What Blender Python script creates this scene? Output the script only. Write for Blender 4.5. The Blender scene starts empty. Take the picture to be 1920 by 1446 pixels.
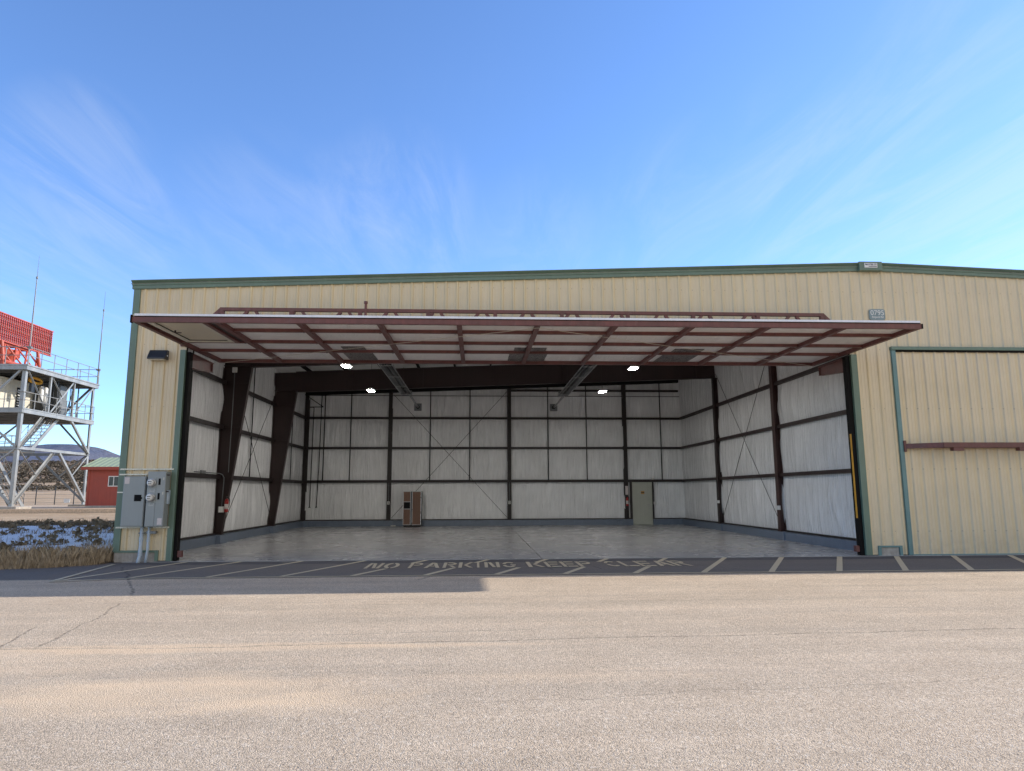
import bpy, bmesh, math, random
from mathutils import Vector, Matrix, noise
R = math.radians
random.seed(7)
sc = bpy.context.scene
col = sc.collection

# ------------------------------------------------------------------ node helpers
class NT:
    def __init__(s, tree):
        s.t = tree; s.n = tree.nodes; s.l = tree.links
    def new(s, typ, **kw):
        x = s.n.new(typ)
        for k, v in kw.items(): setattr(x, k, v)
        return x
    def put(s, sock, v):
        if v is None: return
        if hasattr(v, 'is_linked'): s.l.new(v, sock)
        else:
            try: sock.default_value = v
            except Exception:
                sock.default_value = (v[0], v[1], v[2], 1) if len(v) == 3 else v
    def math(s, op, a, b=None, c=None, clamp=False):
        x = s.new('ShaderNodeMath', operation=op, use_clamp=clamp)
        s.put(x.inputs[0], a); s.put(x.inputs[1], b)
        if c is not None: s.put(x.inputs[2], c)
        return x.outputs[0]
    def mix(s, f, a, b, mode='MIX'):
        x = s.new('ShaderNodeMix', data_type='RGBA', blend_type=mode)
        x.clamp_factor = True
        s.put(x.inputs[0], f); s.put(x.inputs[6], a); s.put(x.inputs[7], b)
        return x.outputs[2]
    def noise(s, vec, scale, detail=4, rough=.55, dist=0):
        x = s.new('ShaderNodeTexNoise')
        s.put(x.inputs['Vector'], vec); x.inputs['Scale'].default_value = scale
        x.inputs['Detail'].default_value = detail; x.inputs['Roughness'].default_value = rough
        x.inputs['Distortion'].default_value = dist
        return x.outputs[0]
    def voro(s, vec, scale):
        x = s.new('ShaderNodeTexVoronoi'); s.put(x.inputs['Vector'], vec); x.inputs['Scale'].default_value = scale
        return x
    def ramp(s, v, lo, hi, a=0., b=1., smooth=False):
        x = s.new('ShaderNodeMapRange'); x.clamp = True
        if smooth: x.interpolation_type = 'SMOOTHSTEP'
        s.put(x.inputs[0], v); s.put(x.inputs[1], lo); s.put(x.inputs[2], hi); s.put(x.inputs[3], a); s.put(x.inputs[4], b)
        return x.outputs[0]
    def scale(s, vec, sx, sy, sz):
        x = s.new('ShaderNodeMapping'); s.put(x.inputs[0], vec); x.inputs[3].default_value = (sx, sy, sz)
        return x.outputs[0]
    def geo(s): return s.new('ShaderNodeNewGeometry').outputs['Position']
    def obj(s): return s.new('ShaderNodeTexCoord').outputs['Object']
    def sep(s, v):
        x = s.new('ShaderNodeSeparateXYZ'); s.put(x.inputs[0], v); return x.outputs

def base_mat(name):
    m = bpy.data.materials.new(name); m.use_nodes = True
    t = NT(m.node_tree); b = m.node_tree.nodes['Principled BSDF']
    return m, t, b

def bump(t, b, h, strength=.3, dist=.02):
    x = t.new('ShaderNodeBump'); x.inputs['Strength'].default_value = strength; x.inputs['Distance'].default_value = dist
    t.put(x.inputs['Height'], h); t.l.new(x.outputs[0], b.inputs['Normal'])

def paint(name, c, rough=.5, var=.12, scale=3., metal=0., streak=True, spec=.5, bumpy=0., dirt=None):
    """painted / galvanised surface with patchy tone, vertical streaks and a little grime"""
    m, t, b = base_mat(name)
    p = t.geo()
    n1 = t.noise(p, scale, 5)
    v = t.ramp(n1, .3, .7, 1 - var, 1 + var)
    if streak:
        n2 = t.noise(t.scale(p, 9, 9, .45), 1.6, 4)
        v = t.math('MULTIPLY', v, t.ramp(n2, .3, .7, 1 - var * .6, 1 + var * .6))
    x = t.new('ShaderNodeVectorMath', operation='SCALE'); x.inputs[0].default_value = c[:3]; t.put(x.inputs[3], v)
    cc = x.outputs[0]
    if dirt:
        n3 = t.noise(p, scale * 2.7, 6, .65)
        cc = t.mix(t.ramp(n3, .55, .75, 0, dirt[3]), cc, dirt[:3] + (1,))
    t.put(b.inputs['Base Color'], cc)
    b.inputs['Roughness'].default_value = rough; b.inputs['Metallic'].default_value = metal
    b.inputs['Specular IOR Level'].default_value = spec
    t.put(b.inputs['Roughness'], t.ramp(n1, .3, .7, max(0, rough - .08), min(1, rough + .08)))
    if bumpy: bump(t, b, t.noise(p, 60, 3), bumpy, .004)
    return m

M = {}
M['siding'] = paint('cream_siding', (.70, .575, .375), .42, .05, .8, dirt=(.55, .43, .25, .25))
def siding_mat():
    m, t, b = base_mat('cream_siding'); p = t.geo(); s = t.sep(p)
    n1 = t.noise(p, .8, 5); n2 = t.noise(t.scale(p, 9, 9, .45), 1.6, 5)
    fx = t.math('ABSOLUTE', t.math('SUBTRACT', t.math('FRACT', t.math('ADD', t.math('DIVIDE', s[0], .3048), 100.5)), .5))
    rib = t.ramp(fx, .10, .17, 1, 0)
    c = t.mix(t.math('MULTIPLY', rib, t.ramp(n2, .3, .6, .45, 1)), (.70, .59, .405, 1), (.705, .57, .345, 1))  # warmer ribs, greyer pans: light contrast between them painted into the colour
    k = t.math('MULTIPLY', t.ramp(n1, .3, .7, .93, 1.05), t.ramp(n2, .3, .7, .94, 1.04))
    x = t.new('ShaderNodeVectorMath', operation='SCALE'); t.put(x.inputs[0], c); t.put(x.inputs[3], k)
    c = t.mix(t.math('MULTIPLY', t.ramp(n2, .58, .78), t.ramp(s[2], 0, 3.5, .45, .22)), x.outputs[0], (.46, .37, .24, 1))
    # splash dirt near the ground, fastener rows along the girts
    c = t.mix(t.math('MULTIPLY', t.ramp(s[2], .1, .7, .35, 0), t.ramp(t.noise(p, 5, 5), .35, .65)), c, (.40, .32, .23, 1))
    fz = t.math('ABSOLUTE', t.math('SUBTRACT', t.math('FRACT', t.math('DIVIDE', t.math('SUBTRACT', s[2], 1.45), 1.64)), .5))
    fs = t.math('ABSOLUTE', t.math('SUBTRACT', t.math('FRACT', t.math('ADD', t.math('DIVIDE', s[0], .3048), 100.26)), .5))
    sc_ = t.math('MULTIPLY', t.ramp(fz, .007, .010, 1, 0), t.ramp(fs, .035, .05, 1, 0))
    c = t.mix(t.math('MULTIPLY', sc_, .4), c, (.22, .18, .13, 1))
    t.put(b.inputs['Base Color'], c); t.put(b.inputs['Roughness'], t.ramp(n1, .3, .7, .36, .48))
    bump(t, b, t.noise(t.scale(p, 3, 3, 1.2), 1.3, 3), .25, .02)
    return m
M['siding'] = siding_mat()
M['green'] = paint('green_trim', (.13, .195, .15), .4, .10, 2)
M['bluegreen'] = paint('blue_green_trim', (.13, .24, .24), .4, .10, 2)
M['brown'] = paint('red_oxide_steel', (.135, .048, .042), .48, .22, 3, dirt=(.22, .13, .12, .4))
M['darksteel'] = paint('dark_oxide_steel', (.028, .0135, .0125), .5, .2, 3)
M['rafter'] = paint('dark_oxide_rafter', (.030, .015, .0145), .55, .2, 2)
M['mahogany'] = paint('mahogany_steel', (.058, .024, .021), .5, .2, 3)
M['black'] = paint('black_rubber', (.008, .0075, .0075), .7, .2, 4, spec=.15)
M['girt'] = paint('dark_girt_steel', (.020, .013, .0125), .5, .2, 3)
M['white_trim'] = paint('white_painted_edge', (.75, .77, .82), .4, .06, 3)
M['cream_door'] = paint('cream_door_paint', (.62, .55, .42), .4, .06, 2)
M['grey_door'] = paint('grey_green_door', (.46, .47, .40), .45, .06, 2)
M['curb'] = paint('blue_grey_stem_wall', (.145, .18, .24), .4, .12, 2, dirt=(.08, .11, .14, .4))
M['concrete'] = paint('raw_concrete', (.38, .35, .31), .85, .22, 5, bumpy=.5, dirt=(.20, .18, .16, .6))
M['cab'] = paint('grey_enamel', (.29, .315, .315), .38, .05, 2)
M['cabdark'] = paint('dark_window', (.004, .004, .005), .5, .1, 3, spec=.1)
M['pvc'] = paint('grey_pvc', (.44, .52, .60), .42, .1, 8, dirt=(.30, .30, .30, .4))
M['galv'] = paint('galvanised_steel', (.33, .335, .33), .42, .2, 1.2, metal=.3, dirt=(.34, .32, .28, .35))
M['galvshade'] = paint('dull_galvanised', (.20, .21, .215), .5, .2, 1.2, metal=.3)
M['unistrut'] = paint('zinc_strut', (.62, .60, .52), .35, .15, 12, metal=.4)
M['lamp_body'] = paint('dark_lamp_body', (.025, .027, .032), .4, .15, 6)
M['lens'] = paint('frosted_lens', (.55, .50, .38), .3, .1, 6)
M['orange'] = paint('orange_enamel', (.50, .055, .018), .45, .15, 3)
M['salmon'] = paint('faded_orange_enamel', (.48, .085, .05), .5, .12, 3)
M['redshed'] = paint('barn_red_siding', (.34, .065, .04), .6, .10, 1.2)
M['palegreen'] = paint('pale_green_roof', (.36, .44, .31), .45, .08, 1)
M['white'] = paint('white_plastic', (.74, .73, .70), .45, .05, 6)
M['offwhite'] = paint('off_white_panel', (.62, .58, .48), .5, .1, 2)
M['label'] = paint('printed_label', (.62, .55, .53), .5, .22, 60, streak=False)
M['signgrey'] = paint('slate_sign', (.22, .29, .30), .4, .08, 4)
M['red'] = paint('extinguisher_red', (.36, .014, .012), .3, .1, 8)
M['yellow'] = paint('yellow_stripe', (.65, .33, .03), .5, .15, 6)
M['amber'] = paint('amber_sign', (.50, .26, .06), .5, .1, 6)
M['navy'] = paint('navy_ink', (.03, .035, .09), .5, .1, 6)
M['tarnish'] = paint('reflector_metal', (.42, .42, .43), .32, .15, 6, metal=.7)
M['glass_dark'] = paint('dark_glass', (.02, .024, .03), .08, .1, 3)
M['fridgewood'] = None
M['roofmetal'] = paint('roof_metal', (.42, .45, .42), .45, .08, 1)
M['gravelpad'] = paint('pad_gravel', (.60, .45, .31), .95, .22, 9, streak=False, bumpy=.8, dirt=(.25, .19, .13, .5))

def wood():
    m, t, b = base_mat('walnut_laminate'); p = t.geo()
    n = t.noise(t.scale(p, 22, 22, 1.4), 2.2, 5, .6, .6)
    t.put(b.inputs['Base Color'], t.mix(n, (.08, .034, .018, 1), (.20, .09, .048, 1)))
    b.inputs['Roughness'].default_value = .4; return m
M['fridgewood'] = wood()

def vinyl(name, c, seed):
    m, t, b = base_mat(name); p = t.geo()
    n = t.noise(t.scale(p, 7, 7, .7), 1.3, 5, .6, .4)
    n2 = t.noise(p, .55, 3)
    v = t.math('MULTIPLY', t.ramp(n, .25, .75, .88, 1.06), t.ramp(n2, .3, .7, .9, 1.06))
    x = t.new('ShaderNodeVectorMath', operation='SCALE'); x.inputs[0].default_value = c; t.put(x.inputs[3], v)
    t.put(b.inputs['Base Color'], x.outputs[0])
    b.inputs['Roughness'].default_value = .22
    b.inputs['Specular IOR Level'].default_value = .6
    h = t.math('ADD', t.noise(t.scale(p, 9, 9, .55), 1.5, 3, .5, .8), t.math('MULTIPLY', t.noise(t.scale(p, 4, 4, 2), 2, 4), .35))
    bump(t, b, h, 1., .07)
    return m
M['vinyl'] = vinyl('white_vinyl_insulation', (.92, .92, .92), 0)
def ceil_vinyl():
    m, t, b = base_mat('white_vinyl_panel'); p = t.geo()
    n2 = t.noise(p, .8, 4)
    t.put(b.inputs['Base Color'], t.mix(t.ramp(n2, .3, .7), (.92, .90, .87, 1), (.82, .81, .79, 1)))
    b.inputs['Roughness'].default_value = .36
    h = t.noise(t.scale(p, 2.2, .8, 2), 2.5, 4, .55, 1.2)
    bump(t, b, h, .8, .05); return m
M['ceilvinyl'] = ceil_vinyl()
def patchmat():
    m, t, b = base_mat('torn_foil_patch'); p = t.geo()
    n = t.noise(t.scale(p, 5, 1.6, 1), 3.2, 6, .7, 1.)
    n2 = t.noise(p, 22, 4, .7)
    f = t.math('ADD', t.math('MULTIPLY', n, .75), t.math('MULTIPLY', n2, .25))
    t.put(b.inputs['Base Color'], t.mix(t.ramp(f, .42, .62), (.02, .017, .016, 1), (.26, .24, .23, 1)))
    b.inputs['Roughness'].default_value = .35; bump(t, b, f, .9, .05); return m
M['patch'] = patchmat()

def emis(name, c, s):
    m, t, b = base_mat(name)
    b.inputs['Base Color'].default_value = (.8, .8, .8, 1)
    b.inputs['Emission Color'].default_value = c + (1,)
    n = t.noise(t.obj(), 30, 2); t.put(b.inputs['Emission Strength'], t.ramp(n, .3, .7, s * .95, s * 1.05))
    return m
M['led'] = emis('lit_led', (1., .96, .90), 260)

def floor_mat():
    m, t, b = base_mat('painted_concrete_floor'); p = t.geo(); s = t.sep(p)
    n = t.noise(p, .5, 5, .6); n2 = t.noise(t.scale(p, .5, 3, 1), 2.2, 6, .65)
    c = t.mix(t.ramp(n, .3, .7), (.37, .372, .385, 1), (.40, .40, .41, 1))
    c = t.mix(t.ramp(n2, .64, .84, 0, .22), c, (.15, .15, .155, 1))
    c = t.mix(t.ramp(t.noise(p, 9, 5, .7), .66, .76, 0, .10), c, (.28, .27, .25, 1))
    for ax, pos in ((0, 1.0),):
        d = t.math('ABSOLUTE', t.math('SUBTRACT', s[ax], pos))
        c = t.mix(t.ramp(d, .012, .022, .8, 0), c, (.03, .03, .03, 1))
    lip = t.ramp(s[1], -.04, .12, .55, 0)
    c = t.mix(lip, c, (.36, .35, .33, 1))
    t.put(b.inputs['Base Color'], c)
    t.put(b.inputs['Roughness'], t.ramp(n, .3, .7, .24, .30)); b.inputs['Specular IOR Level'].default_value = .55
    bump(t, b, t.noise(p, 4, 5), .12, .01); return m
M['floor'] = floor_mat()

def line_mask(t, s, wob, A, B, w, amp):
    """soft mask of a wandering crack from A to B"""
    ax, ay = A; bx, by = B; L = math.hypot(bx - ax, by - ay); dx, dy = (bx - ax) / L, (by - ay) / L
    X = t.math('SUBTRACT', s[0], ax); Y = t.math('SUBTRACT', s[1], ay)
    d = t.math('SUBTRACT', t.math('MULTIPLY', X, -dy), t.math('MULTIPLY', Y, -dx))
    d = t.math('ADD', d, t.math('MULTIPLY', t.math('SUBTRACT', wob, .5), amp))
    d = t.math('ABSOLUTE', d)
    al = t.math('ADD', t.math('MULTIPLY', X, dx), t.math('MULTIPLY', Y, dy))
    k = t.math('MULTIPLY', t.ramp(al, -.05, .15), t.ramp(al, L - .2, L + .05, 1, 0))
    return t.math('MULTIPLY', t.ramp(d, w * .35, w, 1, 0), k)

def asphalt():
    m, t, b = base_mat('weathered_chip_seal'); p = t.geo(); s = t.sep(p)
    v = t.voro(p, 95); vc = t.sep(v.outputs['Color'])[0]
    v2 = t.voro(p, 52); vc2 = t.sep(v2.outputs['Color'])[1]
    sp = t.math('ADD', t.math('MULTIPLY', vc, .55), t.math('MULTIPLY', vc2, .45))
    c = t.mix(t.ramp(sp, .12, .9), (.58, .465, .345, 1), (.95, .785, .605, 1))
    c = t.mix(t.ramp(vc2, .93, .96, 0, .55), c, (.97, .87, .74, 1))
    c = t.mix(t.ramp(vc, .03, .07, .6, 0), c, (.24, .19, .15, 1))
    # pits between the stones
    c = t.mix(t.ramp(v.outputs['Distance'], .50, .82, 0, .42), c, (.26, .205, .16, 1))
    # long worn bands parallel to the building and broad mottling
    band = t.noise(t.scale(p, .10, 1.15, 1), 1.5, 6, .62)
    c = t.mix(t.ramp(band, .36, .66), t.mix(1., c, (.88, .875, .87, 1), 'MULTIPLY'), t.mix(1., c, (1.05, 1.04, 1.03, 1), 'MULTIPLY'))
    mott = t.noise(p, 1.1, 6, .65)
    c = t.mix(t.ramp(mott, .35, .68), t.mix(1., c, (.90, .885, .87, 1), 'MULTIPLY'), c)
    streak = t.noise(t.scale(p, .35, 5, 1), 1.2, 5, .6)
    c = t.mix(t.ramp(streak, .60, .74, 0, .32), c, (.40, .335, .29, 1))
    # drifts of tan dust
    dn = t.noise(t.scale(p, .8, 1.6, 1), 1.4, 6, .62)
    for (cx, cy, rx, ry, k) in ((-3.4, -11.75, 2.2, .75, .95), (-2.2, -12.15, 1.1, .35, .7), (-3.6, -10.0, 3.2, .28, .85), (-1.2, -10.03, 1.4, .12, .6), (-5.5, -10.5, 2, .9, .45), (0.2, -11.4, 1.6, .3, .35)):
        ex = t.math('POWER', t.math('DIVIDE', t.math('SUBTRACT', s[0], cx), rx), 2.)
        ey = t.math('POWER', t.math('DIVIDE', t.math('SUBTRACT', s[1], cy), ry), 2.)
        f = t.math('SUBTRACT', 1., t.math('ADD', ex, ey))
        f = t.math('ADD', f, t.math('MULTIPLY', t.math('SUBTRACT', dn, .5), 2.2))
        c = t.mix(t.ramp(f, 0., 1.5, 0, k * .9), c, (.93, .70, .47, 1))
    # oil spots and faint tyre tracks
    oil = t.noise(p, .9, 3, .4); oil2 = t.noise(p, 7, 5, .7)
    c = t.mix(t.math('MULTIPLY', t.ramp(oil, .66, .74), t.ramp(oil2, .45, .65, 0, .35)), c, (.22, .18, .15, 1))
    for off, sl in ((-8.2, .03), (-6.6, .035), (-11.3, -.02)):
        dd = t.math('ABSOLUTE', t.math('SUBTRACT', t.math('SUBTRACT', s[1], off), t.math('MULTIPLY', s[0], sl)))
        c = t.mix(t.math('MULTIPLY', t.ramp(dd, .08, .26, 1, 0, True), t.ramp(streak, .4, .65, 0, .22)), c, (.36, .29, .23, 1))
    # newer dark strip against the slab
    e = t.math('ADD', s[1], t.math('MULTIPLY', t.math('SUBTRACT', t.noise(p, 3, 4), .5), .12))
    xs = t.ramp(s[0], -9.4, -8.3)
    c = t.mix(t.math('MULTIPLY', t.ramp(e, -.86, -.80, 0, .8), xs), c, (.075, .068, .068, 1))
    c = t.mix(t.math('MULTIPLY', t.ramp(e, -3.66, -3.50, 0, .80), 1.), c, (.115, .115, .125, 1))  # wider band out to the edge line: building's shade painted into the colour
    # cracks and seams
    wob = t.noise(p, 1.1, 4, .55)
    cr = None
    for A, B, w, amp in (((-8.86, -1.2), (-6.35, -5.95), .035, .45), ((-5.5, -9.95), (-6.2, -6.6), .03, .5), ((-6.3, -8.6), (-5.9, -10.0), .03, .4),
                         ((-3.2, -9.95), (9, -9.45), .030, .22), ((-7, -9.9), (-3., -10.0), .02, .2), ((-1.85, -4.15), (-1.55, -3.55), .05, .1), ((.25, -9.2), (-2.6, -9.4), .016, .2),
                         ((-1., -12.2), (5, -11.7), .008, .4), ((-2.5, -7.2), (6, -7.0), .010, .5), ((1, -2.6), (.75, -1.5), .035, .2), ((2.1, -2.6), (2.0, -1.9), .03, .2), ((5.3, -3), (4.4, -1.9), .025, .2)):
        k = line_mask(t, s, wob, A, B, w, amp)
        cr = k if cr is None else t.math('MAXIMUM', cr, k)
    c = t.mix(t.math('MULTIPLY', cr, t.ramp(t.noise(p, 9, 5, .7), .38, .60, .05, .8)), c, t.mix(t.ramp(s[1], -6, -5.5), (.20, .155, .12, 1), (.06, .055, .055, 1)))
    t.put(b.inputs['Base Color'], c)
    b.inputs['Roughness'].default_value = .93; b.inputs['Specular IOR Level'].default_value = .2
    h = t.math('SUBTRACT', t.math('ADD', t.math('MULTIPLY', t.math('SUBTRACT', 1., v.outputs['Distance']), .6), t.math('MULTIPLY', t.noise(p, 26, 4), .6)), t.math('MULTIPLY', cr, .25))
    bump(t, b, h, .75, .012)
    return m
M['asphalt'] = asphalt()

def paint_line():
    m, t, b = base_mat('worn_road_paint'); p = t.geo()
    n = t.noise(p, 14, 6, .7); n2 = t.noise(p, 2, 3)
    f = t.math('ADD', t.math('MULTIPLY', n, .7), t.math('MULTIPLY', n2, .3))
    c = t.mix(t.ramp(f, .62, .74), (.66, .56, .39, 1), (.30, .255, .20, 1))
    t.put(b.inputs['Base Color'], c); b.inputs['Roughness'].default_value = .85
    bump(t, b, n, .4, .01); return m
M['roadpaint'] = paint_line()

def terrain_mat():
    m, t, b = base_mat('dry_ground'); p = t.geo(); s = t.sep(p)
    n = t.noise(p, .35, 6, .65); n2 = t.noise(p, 6, 6, .7); n3 = t.noise(p, 40, 3)
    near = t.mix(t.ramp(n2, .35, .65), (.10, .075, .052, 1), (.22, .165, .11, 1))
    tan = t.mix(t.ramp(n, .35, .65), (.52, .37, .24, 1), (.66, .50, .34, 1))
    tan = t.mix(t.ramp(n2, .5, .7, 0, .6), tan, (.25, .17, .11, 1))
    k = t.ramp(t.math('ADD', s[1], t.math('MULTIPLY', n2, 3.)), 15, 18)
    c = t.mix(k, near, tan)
    c = t.mix(t.ramp(n3, .3, .7, 0, .3), c, (.12, .09, .065, 1))
    # dirt tracks on the slope and darker brush ground high up
    far = t.ramp(s[1], 150, 260)
    c = t.mix(t.math('MULTIPLY', far, t.ramp(t.noise(p, .02, 5), .35, .6)), c, (.24, .165, .11, 1))
    for A, B, w in (((-190, 95), (-40, 150), 2.2), ((-240, 150), (-90, 205), 3.)):
        c = t.mix(t.math('MULTIPLY', line_mask(t, s, t.noise(p, .05, 3), A, B, w, 6), .7), c, (.60, .47, .36, 1))
    t.put(b.inputs['Base Color'], c); b.inputs['Roughness'].default_value = .95; b.inputs['Specular IOR Level'].default_value = .1
    bump(t, b, n2, .8, .08); return m
M['terrain'] = terrain_mat()
def mountain_mat():
    m, t, b = base_mat('hazy_mountain'); p = t.geo(); s = t.sep(p)
    n = t.noise(p, .006, 7, .65); n2 = t.noise(p, .03, 5, .6)
    c = t.mix(t.ramp(n, .35, .62), (.12, .15, .235, 1), (.17, .175, .225, 1))  # distance haze put into the base colour as blue
    c = t.mix(t.math('MULTIPLY', t.ramp(n2, .66, .72), t.ramp(s[2], 80, 180, 0, .4)), c, (.5, .5, .58, 1))
    t.put(b.inputs['Base Color'], c); b.inputs['Roughness'].default_value = 1; b.inputs['Specular IOR Level'].default_value = 0
    bump(t, b, n, 1, 30); return m
M['mountain'] = mountain_mat()
def leafmat(name, a, c2, sc_=.9):
    m, t, b = base_mat(name); p = t.geo()
    n = t.noise(p, sc_, 4, .7)
    t.put(b.inputs['Base Color'], t.mix(t.ramp(n, .3, .7), a + (1,), c2 + (1,)))
    b.inputs['Roughness'].default_value = .9; b.inputs['Specular IOR Level'].default_value = .1; return m
M['juniper'] = leafmat('juniper_green', (.055, .052, .043), (.15, .125, .10), .15)
M['straw'] = leafmat('straw', (.32, .24, .15), (.62, .49, .34), 5)
M['brush'] = leafmat('sage_brush', (.12, .095, .06), (.33, .26, .17), 4)
M['snow'] = leafmat('snow_crust', (.80, .82, .86), (.92, .93, .95), 3)

# ------------------------------------------------------------------ mesh helper
ORG = {}
class MB:
    def __init__(s): s.v = []; s.f = []
    def add(s, vs, fs):
        k = len(s.v); s.v += [tuple(x) for x in vs]; s.f += [tuple(i + k for i in f) for f in fs]; return s
    def box(s, x0, x1, y0, y1, z0, z1):
        if x0 > x1: x0, x1 = x1, x0
        if y0 > y1: y0, y1 = y1, y0
        if z0 > z1: z0, z1 = z1, z0
        return s.add([(x0, y0, z0), (x1, y0, z0), (x1, y1, z0), (x0, y1, z0), (x0, y0, z1), (x1, y0, z1), (x1, y1, z1), (x0, y1, z1)],
                     [(3, 2, 1, 0), (4, 5, 6, 7), (0, 1, 5, 4), (1, 2, 6, 5), (2, 3, 7, 6), (3, 0, 4, 7)])
    def hexa(s, b, t):
        return s.add(list(b) + list(t), [(3, 2, 1, 0), (4, 5, 6, 7), (0, 1, 5, 4), (1, 2, 6, 5), (2, 3, 7, 6), (3, 0, 4, 7)])
    def bar(s, p, q, w, h, up=(0, 0, 1)):
        p = Vector(p); q = Vector(q); d = (q - p).normalized(); up = Vector(up)
        if abs(d.dot(up)) > .98: up = Vector((0, 1, 0))
        a = d.cross(up).normalized(); u = a.cross(d)
        a *= w / 2; u *= h / 2
        return s.hexa([p - a - u, p + a - u, q + a - u, q - a - u], [p - a + u, p + a + u, q + a + u, q - a + u])
    def angle(s, p, q, w, th=.02, up=(0, 0, 1)):
        """an L-section member"""
        p = Vector(p); q = Vector(q); d = (q - p).normalized(); up = Vector(up)
        if abs(d.dot(up)) > .98: up = Vector((0, 1, 0))
        a = d.cross(up).normalized(); u = a.cross(d)
        s.bar(p + a * 0, q + a * 0, w, th, up); s.bar(p + u * (w / 2) - a * (w / 2), q + u * (w / 2) - a * (w / 2), th, w * .98, up); return s
    def tube(s, p, q, r, n=10, r2=None, caps=True):
        p = Vector(p); q = Vector(q); d = (q - p).normalized(); up = Vector((0, 0, 1)) if abs(d.z) < .9 else Vector((1, 0, 0))
        a = d.cross(up).normalized(); u = a.cross(d); r2 = r if r2 is None else r2
        vs = []
        for i in range(n):
            th = 2 * math.pi * i / n; vs.append(p + (a * math.cos(th) + u * math.sin(th)) * r)
        for i in range(n):
            th = 2 * math.pi * i / n; vs.append(q + (a * math.cos(th) + u * math.sin(th)) * r2)
        fs = [(i, (i + 1) % n, n + (i + 1) % n, n + i) for i in range(n)]
        if caps: fs += [tuple(range(n - 1, -1, -1)), tuple(range(n, 2 * n))]
        return s.add(vs, fs)
    def path(s, pts, r, n=8):
        pts = [Vector(p) for p in pts]; k = len(s.v); up = None
        for i, p in enumerate(pts):
            d = (pts[min(i + 1, len(pts) - 1)] - pts[max(i - 1, 0)]).normalized()
            if up is None: up = Vector((0, 0, 1)) if abs(d.z) < .9 else Vector((1, 0, 0))
            a = d.cross(up)
            if a.length < 1e-3: a = d.cross(Vector((0, 1, 0)))
            a.normalize(); u = a.cross(d); up = u
            for j in range(n):
                th = 2 * math.pi * j / n; s.v.append(tuple(p + (a * math.cos(th) + u * math.sin(th)) * r))
        for i in range(len(pts) - 1):
            for j in range(n):
                s.f.append((k + i * n + j, k + i * n + (j + 1) % n, k + (i + 1) * n + (j + 1) % n, k + (i + 1) * n + j))
        s.f.append(tuple(k + j for j in range(n - 1, -1, -1))); s.f.append(tuple(k + (len(pts) - 1) * n + j for j in range(n)))
        return s
    def prism(s, pts, vec):
        """polygon extruded by vec"""
        n = len(pts); vec = Vector(vec); a = [Vector(p) for p in pts]
        return s.add(a + [p + vec for p in a], [tuple(range(n - 1, -1, -1)), tuple(range(n, 2 * n))] + [(i, (i + 1) % n, n + (i + 1) % n, n + i) for i in range(n)])
    def lathe(s, c, prof, n=20, axis='z'):
        k = len(s.v); c = Vector(c)
        for r, z in prof:
            for i in range(n):
                th = 2 * math.pi * i / n; x, y = r * math.cos(th), r * math.sin(th)
                s.v.append(tuple(c + (Vector((x, y, z)) if axis == 'z' else Vector((x, -z, y)) if axis == 'y' else Vector((z, x, y)))))
        for j in range(len(prof) - 1):
            for i in range(n):
                s.f.append((k + j * n + i, k + j * n + (i + 1) % n, k + (j + 1) * n + (i + 1) % n, k + (j + 1) * n + i))
        s.f.append(tuple(k + i for i in range(n - 1, -1, -1))); s.f.append(tuple(k + (len(prof) - 1) * n + i for i in range(n)))
        return s
    def build(s, name, mat, parent=None, smooth=False, bevel=0, label=None, recalc=True):
        o0 = Vector((0, 0, 0))
        if parent is not None: o0 = ORG[parent.name]
        me = bpy.data.meshes.new(name)
        me.from_pydata([tuple(Vector(p) - o0) for p in s.v], [], s.f)
        if recalc:
            bm = bmesh.new(); bm.from_mesh(me); bmesh.ops.recalc_face_normals(bm, faces=bm.faces); bm.to_mesh(me); bm.free()
        if mat is not None: me.materials.append(mat)
        if smooth:
            for pl in me.polygons: pl.use_smooth = True
        o = bpy.data.objects.new(name, me); col.objects.link(o)
        if parent is not None: o.parent = parent
        ORG[o.name] = o0
        if bevel:
            bv = o.modifiers.new('bevel', 'BEVEL'); bv.width = bevel; bv.segments = 2; bv.limit_method = 'ANGLE'
        if label: o['label'] = label
        return o

def empty(name, loc, label, cat, group=None):
    o = bpy.data.objects.new(name, None); o.location = loc; o.empty_display_size = .3; col.objects.link(o)
    o['label'] = label; o['category'] = cat
    if group: o['group'] = group
    ORG[o.name] = Vector(loc); return o
def tag(o, label, cat, group=None, kind=None):
    o['label'] = label; o['category'] = cat
    if group: o['group'] = group
    if kind: o['kind'] = kind
    return o
def struct(o, label=None):
    o['kind'] = 'structure'
    if label: o['label'] = label
    return o
def copy_thing(root, loc, label, group=None):
    r = root.copy(); col.objects.link(r); r.location = loc; r['label'] = label
    if group: r['group'] = group
    for ch in list(root.children):
        c = ch.copy(); col.objects.link(c); c.parent = r
        for g in list(ch.children):
            d = g.copy(); col.objects.link(d); d.parent = c
    return r
def text_mesh(txt, size, mat, name, parent, origin, right, up, sx=1., align='CENTER', bold=.0):
    cu = bpy.data.curves.new('lettering', 'FONT'); cu.body = txt; cu.size = size; cu.align_x = align; cu.align_y = 'CENTER'; cu.offset = bold
    ob = bpy.data.objects.new('lettering_tmp', cu); col.objects.link(ob)
    dg = bpy.context.evaluated_depsgraph_get(); me = bpy.data.meshes.new_from_object(ob.evaluated_get(dg))
    bpy.data.objects.remove(ob)
    r = Vector(right); u = Vector(up); o0 = Vector(origin)
    org = ORG[parent.name] if parent else Vector((0, 0, 0))
    for v in me.vertices: v.co = o0 + r * (v.co.x * sx) + u * v.co.y - org
    me.materials.clear(); me.materials.append(mat)
    o = bpy.data.objects.new(name, me); col.objects.link(o)
    if parent: o.parent = parent
    ORG[o.name] = org
    return o

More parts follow.
